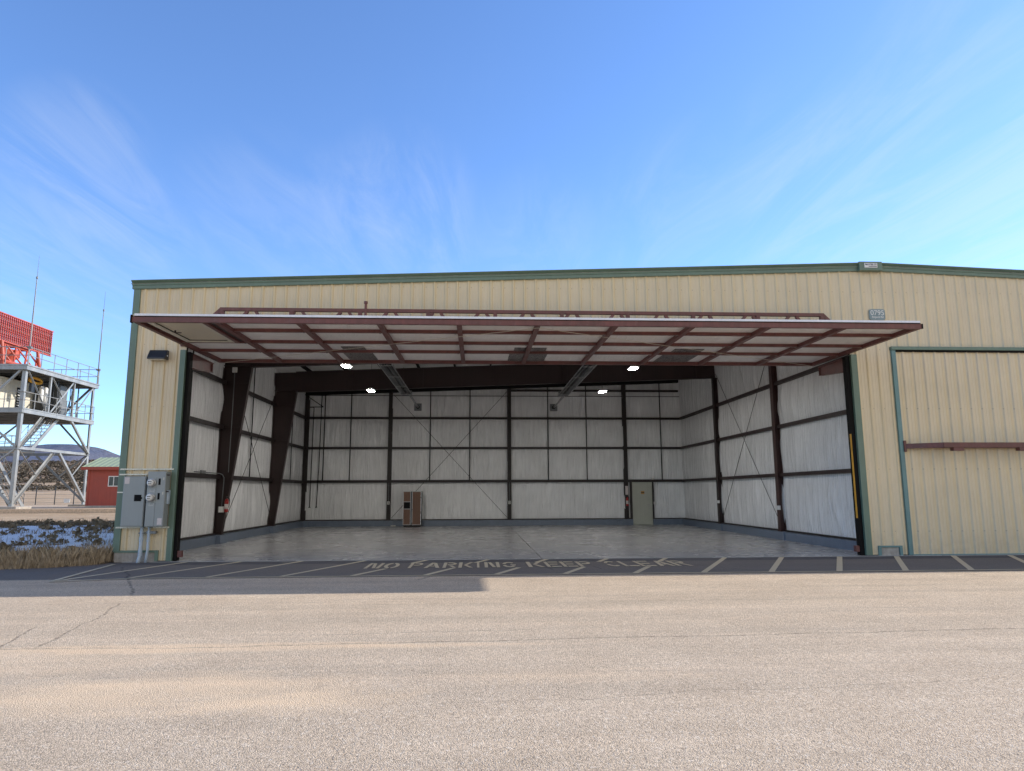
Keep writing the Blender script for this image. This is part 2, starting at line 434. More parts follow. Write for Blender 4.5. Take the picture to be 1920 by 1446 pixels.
# ------------------------------------------------------------------ dimensions (metres; facade is the plane y = 0)
XL, XRIDGE, XE = -9.70, 10.34, 30.38
def zt(x): return 7.06 + (min(x, 2 * XRIDGE - x) - XL) * .0383
OPL, OPR, OPT = -8.28, 9.57, 5.50
DEP = 18.2

# ------------------------------------------------------------------ corrugated sheet
def rib_profile(a, b, pitch=.3048, off=0., h=.034):
    pts = []
    k0 = int((a - off) / pitch) - 2
    for k in range(k0, int((b - off) / pitch) + 3):
        c = off + k * pitch
        for dx, d in ((-.045, 0), (-.018, h), (.018, h), (.045, 0), (.096, 0), (.102, .006), (.116, .006), (.122, 0), (.182, 0), (.188, .006), (.202, .006), (.208, 0)):
            pts.append((c + dx, d))
    pts.sort()
    def at(x):
        for (x0, d0), (x1, d1) in zip(pts, pts[1:]):
            if x0 <= x <= x1: return d0 + (d1 - d0) * (x - x0) / max(1e-9, x1 - x0)
        return 0
    out = [(a, at(a))] + [p for p in pts if a + 1e-4 < p[0] < b - 1e-4] + [(b, at(b))]
    return out
def siding(mb, a, b, zlo, zhi, y=0., off=0., sgn=-1):
    pr = rib_profile(a, b, off=off)
    vs = []; fs = []
    lo = zlo if callable(zlo) else (lambda x: zlo); hi = zhi if callable(zhi) else (lambda x: zhi)
    for x, d in pr: vs += [(x, y + sgn * d, lo(x)), (x, y + sgn * d, hi(x))]
    for i in range(len(pr) - 1): fs.append((2 * i, 2 * i + 2, 2 * i + 3, 2 * i + 1))
    mb.add(vs, fs)
def siding_y(mb, a, b, zlo, zhi, x, sgn):
    pr = rib_profile(a, b); vs = []; fs = []
    for y, d in pr: vs += [(x + sgn * d, y, zlo), (x + sgn * d, y, zhi)]
    for i in range(len(pr) - 1): fs.append((2 * i, 2 * i + 2, 2 * i + 3, 2 * i + 1))
    mb.add(vs, fs)

# ================================================================== SETTING
# apron: one sheet, its left rim runs back from the building corner
ap = MB()
ap.add([(-40, -60, 0), (60, -60, 0), (60, -.06, 0), (-9.70, -.06, 0), (-9.72, -.45, 0), (-10.6, -1.2, 0), (-11.9, -1.55, 0), (-14.5, -1.75, 0), (-40, -3.2, 0)],
       [(0, 1, 2, 3, 4, 5, 6, 7, 8)])
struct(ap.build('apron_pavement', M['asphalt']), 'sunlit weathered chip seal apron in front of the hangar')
fl = MB().box(-9.45, XE - .2, -.12, DEP - .02, -.2, .012)
struct(fl.build('hangar_floor', M['floor']), 'grey painted concrete floor inside the open hangar')

def H(x, y):
    """terrain height left of and behind the building"""
    if y < 0: b = 0.02
    else: b = .02 + .40 * min(1, y / 17) ** .8
    if y > 30: b = .42 + (y - 30) * .004
    if y > 90: b += ((min(y, 470) - 90) / 360) ** 1.25 * 19.5 - max(0, y - 470) * .03
    if y > 60:
        k = min(1, (y - 60) / 150); b += k * 1.8 * (noise.noise(Vector((x * .012, y * .012, 3))) + .4 * noise.noise(Vector((x * .04, y * .04, 8))))
    if 120 < y: b += min(1, (y - 120) / 200) * 2 * max(0, noise.noise(Vector((x * .006, y * .004, 1))))
    if y < 40 and x < -9: b += .05 * noise.noise(Vector((x * .5, y * .5, 0)))
    return b
def grid(mb, xs, ys, fn):
    k = len(mb.v)
    for y in ys:
        for x in xs: mb.v.append((x, y, fn(x, y)))
    n = len(xs)
    for j in range(len(ys) - 1):
        for i in range(n - 1): mb.f.append((k + j * n + i, k + j * n + i + 1, k + (j + 1) * n + i + 1, k + (j + 1) * n + i))
g = MB()
def Hedge(x, y):
    z = H(x, y)
    return z
ys = [-60 + i * 6 for i in range(10)] + [-3.4 + i * .4 for i in range(60)] + [20.6 + i * 1.5 for i in range(46)]
ys = [y for y in ys if y <= 90] + [90 + 6 * i for i in range(1, 30)] + [270 + 16 * i for i in range(1, 22)]
xs = [-620 + i * 20 for i in range(24)] + [-140 + i * 4 for i in range(25)] + [-40 + i * .75 for i in range(41)]
def Hl(x, y):
    # stays below the pavement sheet except past its rim
    z = H(x, y)
    rim = -.45 + (-9.72 - x) * -.34 if x > -14.5 else -1.75 - (-14.5 - x) * .057
    if x > -12: rim = -.45 - (-9.72 - x) * .56
    if y < rim: return -.06 - .02 * min(5, rim - y)
    return min(z, .012 + (y - rim) * .07) if y < rim + 3 else z
xs2 = [x for x in xs if x < -9.72] + [-9.7]
grid(g, xs2, ys, Hl)
struct(g.build('ground', M['terrain'], smooth=True), 'dry tan ground left of the hangar rising to brushy slopes')
g = MB(); grid(g, [-9.7, 0, 10, 20, 30, 60, 120, 200, 300, 400, 500, 700], [18.2, 30, 60, 90, 120, 160, 200, 260, 320, 400, 500, 600], lambda x, y: H(x, y) - .02)
struct(g.build('ground', M['terrain'], smooth=True), 'dry ground behind the hangar')
g = MB().add([(-7000, -3000, -.6), (7000, -3000, -.6), (7000, 7000, -.6), (-7000, 7000, -.6)], [(0, 1, 2, 3)])
struct(g.build('terrain', M['terrain']), 'flat dry plain out to the horizon')

# raised gravel pad under the tower and shed
pd = MB(); pts = [(-46, 30.3), (-22.5, 30.3), (-22.5, 46), (-46, 46)]
pd.prism([(x, y, .3) for x, y in pts], (0, 0, .40))
struct(pd.build('gravel_pad', M['gravelpad'], bevel=.03), 'flat tan gravel pad under the radar tower')

# mountain range far behind
mt = MB()
prof = [(-4200, 120), (-3300, 170), (-2700, 205), (-2345, 233), (-2130, 247), (-2018, 250), (-1922, 239), (-1857, 228), (-1756, 188), (-1600, 150), (-1350, 120), (-1000, 90), (-500, 70), (300, 60), (1500, 75), (2600, 60)]
mxs = [-4200 + i * 40 for i in range(170)]
def ridge(x):
    for (x0, z0), (x1, z1) in zip(prof, prof[1:]):
        if x0 <= x <= x1:
            k = (x - x0) / (x1 - x0); return z0 + (z1 - z0) * k
    return 60
def mh(x, y):
    k = min(1, max(0, (y - 2300) / 1200)); r = ridge(x) + 3 * noise.noise(Vector((x * .02, 0, 5)))
    return r * (k ** 1.1) + (1 - k) * k * 120 * noise.noise(Vector((x * .004, y * .002, 2))) - 2
grid(mt, mxs, [2300 + i * 75 for i in range(17)], mh)
struct(mt.build('mountains', M['mountain'], smooth=True), 'hazy blue mountain ridge on the horizon')

# junipers and scrub on the slope: uncountable
def clump(mb, c, r, n, flat=.8):
    for _ in range(n):
        d = Vector((random.gauss(0, 1), random.gauss(0, 1), random.gauss(0, 1)))
        if d.length < 1e-3: continue
        d = d.normalized() * r * random.uniform(.45, 1.05); d.z = abs(d.z) * flat * 1.1
        p = Vector(c) + d; s = r * random.uniform(.22, .42)
        a = Vector((random.uniform(-1, 1), random.uniform(-1, 1), random.uniform(-1, 1))).normalized(); b = a.orthogonal().normalized(); c2 = a.cross(b)
        mb.add([p + b * s, p + c2 * s * .8, p - b * s * .9, p - c2 * s], [(0, 1, 2, 3)])
sb = MB()
n = 0
while n < 6500:
    y = random.uniform(105, 520); x0 = -.62 * y - 8; x = random.uniform(x0 - .5 * y, x0 + .38 * y)
    dn = noise.noise(Vector((x * .018, y * .018, 6))) + .0022 * (y - 150)
    if y < 190 and dn < .0: n += .25; continue
    if y < 330 and dn < -.2: n += .25; continue
    r = random.uniform(.6, 1.6) * (1 if y > 200 else .7)
    clump(sb, (x, y, H(x, y) + r * .3), r, 11 if y > 250 else 18); n += 1
tag(sb.build('scrubland', M['juniper'], recalc=False), 'dark scrub and junipers covering the slope behind the tower', 'scrub', kind='stuff')

# snow patches in the building's shade
sn = MB(); st = .13; nx = int(18 / st); ny = int(15.0 / st)
def sf(x, y):
    v = noise.noise(Vector((x * .55, y * .32, 1.3))) * .55 + noise.noise(Vector((x * 1.6, y * 1.1, 4))) * .35 + noise.noise(Vector((x * 4, y * 3, 9))) * .22
    rim = -.3 - (-9.72 - x) * .12
    edge = min((y - rim - 1.6 - max(0, (-15 - x)) * .05) / 1.2, (14.2 - y) / 2.2, 1)
    edge = min(edge, (-9.9 - x) / .6)
    return (v + .22) * .35 + min(0, edge - 1) * .30
idx = {}
for j in range(ny):
    for i in range(nx):
        x = -9.8 - i * st; y = -.2 + j * st
        q = [(i, j), (i + 1, j), (i + 1, j + 1), (i, j + 1)]
        if sum(sf(-9.8 - a * st, -.2 + b * st) > 0 for a, b in q) >= 2:
            ids = []
            for a, b in q:
                if (a, b) not in idx:
                    X, Yy = -9.8 - a * st, -.2 + b * st; v = sf(X, Yy)
                    idx[(a, b)] = len(sn.v); sn.v.append((X, Yy, Hl(X, Yy) + min(.05, v * .35) + .02))
                ids.append(idx[(a, b)])
            sn.f.append(tuple(ids))
tag(sn.build('snow', M['snow'], smooth=True), 'patchy blue white snow lying among the dead weeds', 'snow', kind='stuff')

# dead weeds / dry grass: uncountable
def tuft(mb, x, y, z, h, n, spread, w):
    for _ in range(n):
        a = random.uniform(0, 6.283); l = h * random.uniform(.55, 1.15); b = Vector((x + random.uniform(-spread, spread) * .5, y + random.uniform(-spread, spread) * .5, z - .02))
        t = Vector((math.cos(a) * l * random.uniform(.1, .6), math.sin(a) * l * random.uniform(.1, .6), l)); s = Vector((-math.sin(a), math.cos(a), 0)) * w
        m = b + t * .55 + Vector((0, 0, l * .1))
        mb.add([b - s, b + s, m + s * .8, b + t, m - s * .8], [(0, 1, 2, 3, 4)])
def rimy(x):
    if x > -10.6: return -.45 + (x + 9.72) * .85
    if x > -11.9: return -1.2 + (x + 10.6) * .27
    return -1.55 + (x + 11.9) * .077
gr = MB()
for _ in range(3000):
    x = -9.8 - random.random() ** 1.1 * 9; d = random.random() ** 1.4 * 1.9
    y = rimy(x) + d - .05
    if d > 1.2 and noise.noise(Vector((x * 1.1, y, 2))) < 0: continue
    tuft(gr, x, y, max(0, Hl(x, y)), random.uniform(.16, .46) * (1 if d > .25 else .6), 6, .16, .006)
tag(gr.build('dry_grass', M['straw'], recalc=False), 'strip of straw coloured dry grass along the pavement edge', 'dry grass', kind='stuff')
br = MB()
for _ in range(4200):
    x = -9.95 - random.random() * 16; y = rimy(x) + 1.0 + random.random() * 15.2
    v = sf(x, y)
    if v > .03 and random.random() < .78: continue
    if y > 14.0 and random.random() < .35: continue
    tuft(br, x, y, Hl(x, y), random.uniform(.10, .30), 9, .25, .007)
    if random.random() < .22: clump(br, (x, y, Hl(x, y) + .06), random.uniform(.10, .26), 16, .8)
tag(br.build('dead_weeds', M['brush'], recalc=False), 'dark dead weeds poking through the snow', 'weeds', kind='stuff')

# ------------------------------------------------------------------ pavement markings
def quad_strip(A, B, w, z=.006):
    A = Vector((A[0], A[1], 0)); B = Vector((B[0], B[1], 0)); d = (B - A).normalized(); s = Vector((-d.y, d.x, 0)) * w / 2
    return [(A - s) + Vector((0, 0, z)), (A + s) + Vector((0, 0, z)), (B + s) + Vector((0, 0, z)), (B - s) + Vector((0, 0, z))]
stripes = [((-7.85, -.2), (-8.88, -3.78)), ((-6.52, -.2), (-7.66, -3.38)), ((-5.02, -.2), (-6.14, -3.38)), ((-3.45, -.2), (-4.66, -3.38)), ((-1.92, -.2), (-3.22, -3.38)),
           ((-.38, -.2), (-1.72, -3.38)), ((1.12, -.2), (-.26, -3.38)), ((2.66, -.2), (1.18, -3.38)), ((4.18, -.2), (2.66, -3.38)), ((5.72, -.2), (4.12, -3.38)),
           ((7.22, -.2), (5.58, -3.38)), ((8.76, -.2), (7.06, -3.38)), ((10.28, -.2), (8.52, -3.38)), ((11.82, -.2), (9.98, -3.38)), ((13.36, -.2), (11.5, -3.38)), ((14.9, -.2), (13.0, -3.38))]
for i, (a, b) in enumerate(stripes):
    segs = [(a, b)]
    if -4.5 < b[0] < 3.5:   # the stripe breaks off where the lettering runs across it
        P = lambda k: (a[0] + (b[0] - a[0]) * k, a[1] + (b[1] - a[1]) * k)
        segs = [(a, P(.24)), (P(.60), b)]
    mb = MB()
    for s_, e_ in segs: mb.add(quad_strip(s_, e_, .125), [(0, 1, 2, 3)])
    struct(mb.build('painted_stripe', M['roadpaint']))
fr = MB().add([(-8.95, -3.92, .010), (-7.6, -3.47, .010), (16, -3.36, .010), (16, -3.46, .010), (-7.6, -3.56, .010), (-8.9, -4.0, .010)], [(0, 1, 4, 5), (1, 2, 3, 4)])
struct(fr.build('painted_edge_line', M['roadpaint']))
fr = MB().add(quad_strip((-8.92, -3.86), (-9.38, -.62), .10, .010), [(0, 1, 2, 3)])
struct(fr.build('painted_edge_line', M['roadpaint']))

# stencilled words, each letter a set of strokes with stencil gaps, on a 1 x 1 cell
def letter(ch):
    S = []   # quads
    def v(x, y0, y1, w=.24): S.append([(x, y0), (x + w, y0), (x + w, y1), (x, y1)])
    def h(y, x0, x1, w=.17): S.append([(x0, y), (x1, y), (x1, y + w), (x0, y + w)])
    def d(x0, y0, x1, y1, w=.24): S.append([(x0, y0), (x0 + w, y0), (x1 + w, y1), (x1, y1)])
    def arc(cx, cy, rx, ry, a0, a1, tx=.24, ty=.17, n=10):
        for i in range(n):
            q0 = R(a0 + (a1 - a0) * i / n); q1 = R(a0 + (a1 - a0) * (i + 1) / n)
            S.append([(cx + rx * math.cos(q0), cy + ry * math.sin(q0)), (cx + rx * math.cos(q1), cy + ry * math.sin(q1)),
                      (cx + (rx - tx) * math.cos(q1), cy + (ry - ty) * math.sin(q1)), (cx + (rx - tx) * math.cos(q0), cy + (ry - ty) * math.sin(q0))])
    if ch == 'N': v(0, 0, 1, .22); v(.78, 0, 1, .22); d(.52, .04, .24, .96, .22)
    if ch == 'O': arc(.5, .5, .5, .5, 100, 260); arc(.5, .5, .5, .5, -80, 80)
    if ch == 'P': v(0, 0, 1); arc(.52, .72, .46, .28, -90, 90, .22, .15); h(.85, .30, .52, .15); h(.44, .30, .52, .15)
    if ch == 'A': d(0, 0, .34, 1); d(.76, 0, .44, .92); h(.26, .36, .62, .15)
    if ch == 'R': v(0, 0, 1); arc(.52, .74, .44, .26, -90, 90, .22, .15); h(.85, .30, .52, .15); h(.48, .30, .52, .15); d(.74, 0, .42, .42)
    if ch == 'K': v(0, 0, 1); d(.34, .5, .74, 1); d(.74, 0, .34, .46)
    if ch == 'I': v(.28, 0, 1, .34)
    if ch == 'G': arc(.52, .5, .5, .5, 40, 165); arc(.52, .5, .5, .5, 195, 330); h(.36, .60, 1.0, .15)
    if ch == 'E': v(0, 0, 1); h(0, .31, 1); h(.42, .31, .86, .15); h(.84, .31, 1, .16)
    if ch == 'C': arc(.52, .5, .5, .5, 45, 165); arc(.52, .5, .5, .5, 195, 315)
    if ch == 'L': v(0, 0, 1); h(0, .31, 1)
    return S
YB, YT = -2.12, -.93
lx = {0: None}
words = [('N', -3.20, -2.86), ('O', -2.80, -2.46), ('P', -2.22, -1.92), ('A', -1.86, -1.50), ('R', -1.44, -1.12), ('K', -1.08, -.74), ('I', -.70, -.54), ('N', -.48, -.13), ('G', -.07, .25),
         ('K', .52, .90), ('E', .95, 1.28), ('E', 1.33, 1.66), ('P', 1.71, 2.05), ('C', 2.36, 2.68), ('L', 2.74, 3.08), ('E', 3.13, 3.47), ('A', 3.54, 3.90), ('R', 3.95, 4.32)]
for ch, a, b in words:
    mb = MB()
    for q in letter(ch): mb.add([(a + x * (b - a), YB + y * (YT - YB), .014) for x, y in q], [(0, 1, 2, 3)])
    struct(mb.build('painted_letter', M['roadpaint']))

# ================================================================== HANGAR
HG = empty('hangar_building', (XRIDGE, 0, 0), 'cream corrugated metal hangar with green trim and one big tilt door open', 'hangar')
w = MB()
siding(w, XL + .02, -8.645, .262, zt)
siding(w, -8.645, OPL - .01, .03, zt)
siding(w, OPL - .01, OPR + .01, OPT, zt, off=0)
siding(w, OPR + .01, 9.93, .03, zt); siding(w, 9.93, 10.56, .262, zt); siding(w, 10.56, 10.76, .03, zt)
siding(w, 10.76, 28.42, 5.56, zt)
siding(w, 28.42, XE - .02, .03, zt)
w.build('front_wall', M['siding'], HG, recalc=False)
w = MB(); siding_y(w, .02, DEP - .02, .26, zt(XL) + .05, XL, -1); w.build('side_wall', M['siding'], HG, recalc=False)
w = MB(); siding_y(w, .02, DEP - .02, .26, zt(XL) + .05, XE, 1); w.build('side_wall', M['siding'], HG, recalc=False)
w = MB(); siding(w, XL, XE, .26, zt, y=DEP, sgn=1); w.build('back_wall', M['siding'], HG, recalc=False)
# roof with standing ribs
rf = MB()
for sgn in (-1, 1):
    pr = rib_profile(-.12, DEP + .12); e = XL - .10 if sgn < 0 else XE + .10; vs = []; fs = []
    for y, d in pr: vs += [(e, y, zt(e) + .10 + d), (XRIDGE, y, zt(XRIDGE) + .10 + d)]
    for i in range(len(pr) - 1): fs.append((2 * i, 2 * i + 2, 2 * i + 3, 2 * i + 1))
    rf.add(vs, fs)
rf.build('roof', M['roofmetal'], HG)
# rake trim: stepped section swept along the gable
sec = [(.0, -.03), (-.075, -.03), (-.075, .055), (-.095, .06), (-.095, .115), (-.165, .165), (-.165, .185), (.0, .185)]
rk = MB()
def sweep(mb, xa, xb):
    a = [(xa, y, zt(xa) + z) for y, z in sec]; b = [(xb, y, zt(xb) + z) for y, z in sec]; n = len(sec)
    mb.add(a + b, [tuple(range(n - 1, -1, -1)), tuple(range(n, 2 * n))] + [(i, (i + 1) % n, n + (i + 1) % n, n + i) for i in range(n)])
sweep(rk, XL - .07, 9.97); rk.build('rake_trim', M['green'], HG)
rk = MB(); sweep(rk, 10.61, XE + .07); rk.build('rake_trim', M['green'], HG)
rk = MB().box(9.96, 10.62, -.175, .0, zt(10.0) - .045, zt(10.3) + .20); rk.build('ridge_cap', M['green'], HG, bevel=.01)
# corner and opening trims
MB().box(XL - .035, XL + .135, -.052, .0, .262, zt(XL) - .03).box(XL - .035, XL, 0, .15, .262, zt(XL) - .03).build('corner_trim', M['green'], HG, bevel=.006)
MB().box(XE - .135, XE + .035, -.05, .0, .03, zt(XE) - .03).build('corner_trim', M['green'], HG, bevel=.006)
MB().box(-8.425, -8.345, -.052, 0, .02, 5.40).box(-8.345, OPL, -.062, .10, .02, 5.40).build('door_trim', M['green'], HG, bevel=.006)
MB().box(OPR + .085, OPR + .175, -.052, 0, .02, 5.40).box(OPR, OPR + .085, -.062, .10, .02, 5.40).build('door_trim', M['green'], HG, bevel=.006)
MB().box(OPL - .15, OPR + .175, -.06, 0, 5.50, 5.62).build('door_trim', M['brown'], HG)
# foundation, base trim
MB().box(XL + .0, -8.66, -.012, .2, -.1, .235).build('foundation', M['concrete'], HG, bevel=.01)
MB().box(10.0, 10.49, -.012, .2, -.1, .215).build('foundation', M['concrete'], HG, bevel=.01)
MB().box(XL, XL + .1, .2, DEP, -.1, .25).box(XL, XE, DEP - .1, DEP, -.1, .25).box(XE - .1, XE, .2, DEP - .1, -.1, .25).build('foundation', M['concrete'], HG)
MB().box(XL + .01, -8.645, -.046, 0, .235, .285).box(-8.70, -8.62, -.047, 0, .02, .285).build('base_trim', M['green'], HG)
MB().box(9.92, 10.57, -.046, 0, .218, .262).box(9.92, 9.995, -.046, 0, .01, .217).box(10.495, 10.57, -.046, 0, .01, .217).build('base_trim', M['bluegreen'], HG)

# ---- interior shell
IXL, IXR, IYB = -9.60, 10.22, 18.0
ZG = (2.27, 3.98, 5.54)
def pillow(z, levels):
    for a, b in zip(levels, levels[1:]):
        if a <= z <= b: return math.sin(math.pi * (z - a) / (b - a)) ** .6
    return 0
def ins_wall(axis, fixed, a, b, ztop, sgn, seed, du=.07):
    nu = int((b - a) / du); nz = 66; mb = MB(); lv = [.29] + list(ZG) + [7.9]
    for j in range(nz + 1):
        for i in range(nu + 1):
            u = a + (b - a) * i / nu; zz = .29 + (ztop(u) - .29) * j / nz
            wr = noise.noise(Vector((u * 5.2, zz * .45, seed))) * .5 + noise.noise(Vector((u * 2.1, zz * .25, seed + 7))) * .5
            cr = max(0, noise.noise(Vector((u * 3.1 + .35 * math.sin(zz * 1.3 + u), zz * .35, seed + 3))) - .18) * .9
            cz = 1 - abs(noise.noise(Vector((u * 1.25 + .12 * math.sin(zz * 1.7 + u * .7), zz * .22, seed + 11)))) * 6.5
            mk_ = max(0, noise.noise(Vector((u * .5, zz * .45, seed + 15))) + .15)
            d = pillow(zz, lv) * (.035 + .045 * wr + .08 * cr + .10 * max(0, cz) * mk_)
            mb.v.append((u, fixed + sgn * d, zz) if axis == 'y' else (fixed + sgn * d, u, zz))
    for j in range(nz):
        for i in range(nu): mb.f.append((j * (nu + 1) + i, j * (nu + 1) + i + 1, (j + 1) * (nu + 1) + i + 1, (j + 1) * (nu + 1) + i))
    return mb
ins_wall('x', IXL, .12, IYB, lambda u: zt(IXL) + .04, 1, 1).build('wall_insulation', M['vinyl'], HG, smooth=True)
ins_wall('y', IYB, IXL, IXR, lambda u: zt(u) + .04, -1, 20).build('wall_insulation', M['vinyl'], HG, smooth=True)
ins_wall('x', IXR, .12, IYB, lambda u: zt(IXR) + .04, -1, 40).build('wall_insulation', M['vinyl'], HG, smooth=True)
MB().box(IXR + .09, IXR + .12, .12, IYB, 0, zt(IXR) - .06).build('partition_wall', M['vinyl'], HG)
cl = MB(); cl.hexa([(IXL, .1, zt(IXL) + .045), (IXR, .1, zt(IXR) + .045), (IXR, IYB, zt(IXR) + .045), (IXL, IYB, zt(IXL) + .045)],
                   [(IXL, .1, zt(IXL) + .075), (IXR, .1, zt(IXR) + .075), (IXR, IYB, zt(IXR) + .075), (IXL, IYB, zt(IXL) + .075)])
cl.build('ceiling_insulation', M['ceilvinyl'], HG)
# inner lining of the door piers
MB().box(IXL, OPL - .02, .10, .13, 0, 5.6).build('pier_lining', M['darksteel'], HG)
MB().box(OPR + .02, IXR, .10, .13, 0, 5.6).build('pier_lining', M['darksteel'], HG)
MB().box(IXL, IXR, .10, .13, 5.6, 7.05).build('header_lining', M['ceilvinyl'], HG)
# stem wall (curb) with pilasters
FR = (6.25, 12.35)
cb = MB().box(IXL - .02, IXL + .20, .2, IYB - .2, 0, .29)
for y in FR: cb.box(IXL - .02, IXL + .36, y - .32, y + .32, 0, .305)
cb.build('stem_wall', M['curb'], HG, bevel=.01)
cb = MB().box(IXL - .02, 7.42, IYB - .18, IYB + .05, 0, .292).box(8.50, IXR, IYB - .18, IYB + .05, 0, .292)
for x in (-9.45, -5.16, 1.02, 7.12): cb.box(x - .24, x + .24 if x < 7 else 7.42, IYB - .27, IYB, 0, .30)
cb.build('stem_wall', M['curb'], HG, bevel=.01)
cb = MB().box(IXR - .20, IXR + .02, .2, IYB - .19, 0, .29)
for y in (6.13, 12.28): cb.box(IXR - .25, IXR, y - .35, y + .35, 0, .30)
cb.build('stem_wall', M['curb'], HG, bevel=.01)
# base angle along the insulation foot
MB().box(IXL, IXL + .10, .2, IYB, .31, .36).build('sill_angle', M['girt'], HG)
MB().box(IXL, 7.38, IYB - .09, IYB, .30, .35).box(8.54, IXR, IYB - .09, IYB, .30, .35).build('sill_angle', M['girt'], HG)
MB().box(IXR - .10, IXR, .2, IYB, .302, .352).build('sill_angle', M['girt'], HG)
# girts
def segs(a, b, cuts):
    pts = [a] + cuts + [b]; return list(zip(pts, pts[1:]))
for z in ZG:
    for a, b in segs(.13, IYB - .1, list(FR)):
        MB().box(IXL + .02, IXL + .16, a + .06, b - .06, z - .065, z + .05).box(IXL + .15, IXL + .17, a + .06, b - .06, z - .1, z + .05).build('girt', M['girt'], HG)
    for a, b in segs(-9.5, IXR, [-5.16, 1.02, 7.12]):
        h = .07 if z < 3 else .055
        MB().box(a + .08, b - .08 if b < 10 else b - .02, IYB - .17, IYB - .02, z - h, z + h).build('girt', M['girt'], HG)
    for a, b in segs(.13, IYB - .1, [6.13, 12.28]):
        MB().box(IXR - .15, IXR - .02, a + .09, b - .09, z - .06, z + .06).build('girt', M['darksteel'], HG)
for a, b in ((1.12, 7.02), (7.22, IXR - .15)): MB().box(a, b, IYB - .17, IYB - .02, 6.97, 7.07).build('girt', M['girt'], HG)
# straps over the insulation seams
for y in (3.35, 9.3, 15.2): MB().box(IXL + .11, IXL + .13, y - .035, y + .035, 2.3, zt(IXL) - .1).build('seam_strap', M['black'], HG)
for x in (-8.55, -7.2, -3.1, -1.04, 3.06, 5.09, 9.05): MB().box(x - .025, x + .025, IYB - .135, IYB - .115, 2.3, zt(x) - .12).build('seam_strap', M['black'], HG)
MB().box(-9.4, IXR - .1, IYB - .15, IYB - .137, 6.70, 6.73).build('seam_strap', M['black'], HG)
# main frames: tapered columns and rafters as I-sections
for y in FR:
    c = MB()
    zb, zk = .305, 6.15; x0, x1b, x1t = IXL + .02, -9.33, -8.60
    c.prism([(x0 + .02, y - .006, zb), (x1b, y - .006, zb), (x1t, y - .006, zk), (x1t - .03, y - .006, zt(x1t) - .13), (x0 + .02, y - .006, zt(x0) - .13)], (0, .012, 0))
    c.box(x0, x0 + .02, y - .1, y + .1, zb, zt(x0) - .13).box(x0 + .02, x1t - .03, y - .1, y - .0, zk - .03, zk - .01)
    c.hexa([(x1b, y - .1, zb), (x1b + .02, y - .1, zb), (x1b + .02, y + .1, zb), (x1b, y + .1, zb)], [(x1t, y - .1, zk), (x1t + .02, y - .1, zk), (x1t + .02, y + .1, zk), (x1t, y + .1, zk)])
    c.box(x0, x1b + .05, y - .13, y + .13, zb, zb + .03)
    for z in ZG: c.box(x0 + .02, x0 + (x1b - x0) + (x1t - x1b) * (z - zb) / (zk - zb) - .03, y - .07, y - .05, z - .03, z + .03)
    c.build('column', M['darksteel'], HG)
    r = MB(); zl = lambda x: zt(x) - 1.02; zu = lambda x: zt(x) - .13
    xa, xb = -8.66, IXR - .05
    r.prism([(xa, y - .006, zl(xa)), (xb, y - .006, zl(xb)), (xb, y - .006, zu(xb)), (xa, y - .006, zu(xa))], (0, .012, 0))
    for f0 in (zl, zu):
        r.hexa([(xa, y - .1, f0(xa)), (xb, y - .1, f0(xb)), (xb, y + .1, f0(xb)), (xa, y + .1, f0(xa))], [(xa, y - .1, f0(xa) + .02), (xb, y - .1, f0(xb) + .02), (xb, y + .1, f0(xb) + .02), (xa, y + .1, f0(xa) + .02)])
    for x in (-6.2, -3.1, 0.1, 3.2, 6.3, 9.3): r.prism([(x - .03, y - .09, zl(x)), (x + .03, y - .09, zl(x)), (x + .03, y - .09, zu(x)), (x - .03, y - .09, zu(x))], (0, .05, 0))
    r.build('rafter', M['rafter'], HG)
e = MB(); f0 = lambda x: zt(x) - .36; f1 = lambda x: zt(x) - .16
e.hexa([(-9.55, IYB - .28, f0(-9.55)), (IXR - .15, IYB - .28, f0(IXR)), (IXR - .15, IYB - .08, f0(IXR)), (-9.55, IYB - .08, f0(-9.55))], [(-9.55, IYB - .28, f1(-9.55)), (IXR - .15, IYB - .28, f1(IXR)), (IXR - .15, IYB - .08, f1(IXR)), (-9.55, IYB - .08, f1(-9.55))])
e.build('rafter', M['black'], HG)
for i in range(12):   # ceiling purlins
    y0, y1 = .2, IYB - .1; x = -8.2 + i * 1.62
    p = MB().hexa([(x, y0, zt(x) - .10), (x + .07, y0, zt(x) - .10), (x + .07, y1, zt(x) - .10), (x, y1, zt(x) - .10)], [(x, y0, zt(x) + .04), (x + .07, y0, zt(x) + .04), (x + .07, y1, zt(x) + .04), (x, y1, zt(x) + .04)])
    p.build('purlin', M['black'], HG)
def icol(x, y, z0, z1, w, d, along, m):
    c = MB()
    if along == 'y': c.box(x - w / 2, x + w / 2, y, y + .018, z0, z1).box(x - .008, x + .008, y, y + d, z0, z1).box(x - w / 2, x + w / 2, y + d - .018, y + d, z0, z1)
    else: c.box(x, x + .018, y - w / 2, y + w / 2, z0, z1).box(x, x + d, y - .008, y + .008, z0, z1).box(x + d - .018, x + d, y - w / 2, y + w / 2, z0, z1)
    c.box(x - .13 if along == 'y' else x - .02, x + .13 if along == 'y' else x + d + .02, y - .02 if along == 'y' else y - .13, y + d + .02 if along == 'y' else y + .13, z0, z0 + .02)
    return c.build('column', m, HG)
for x in (-9.45, -5.16, 1.02, 7.12): icol(x, IYB - .24, .30, zt(x) - .36, .2, .22, 'y', M['girt'])
for y in (6.13, 12.28): icol(IXR - .22, y, .30, zt(IXR) - 1.02, .24, .2, 'x', M['mahogany'] if y < 7 else M['darksteel'])
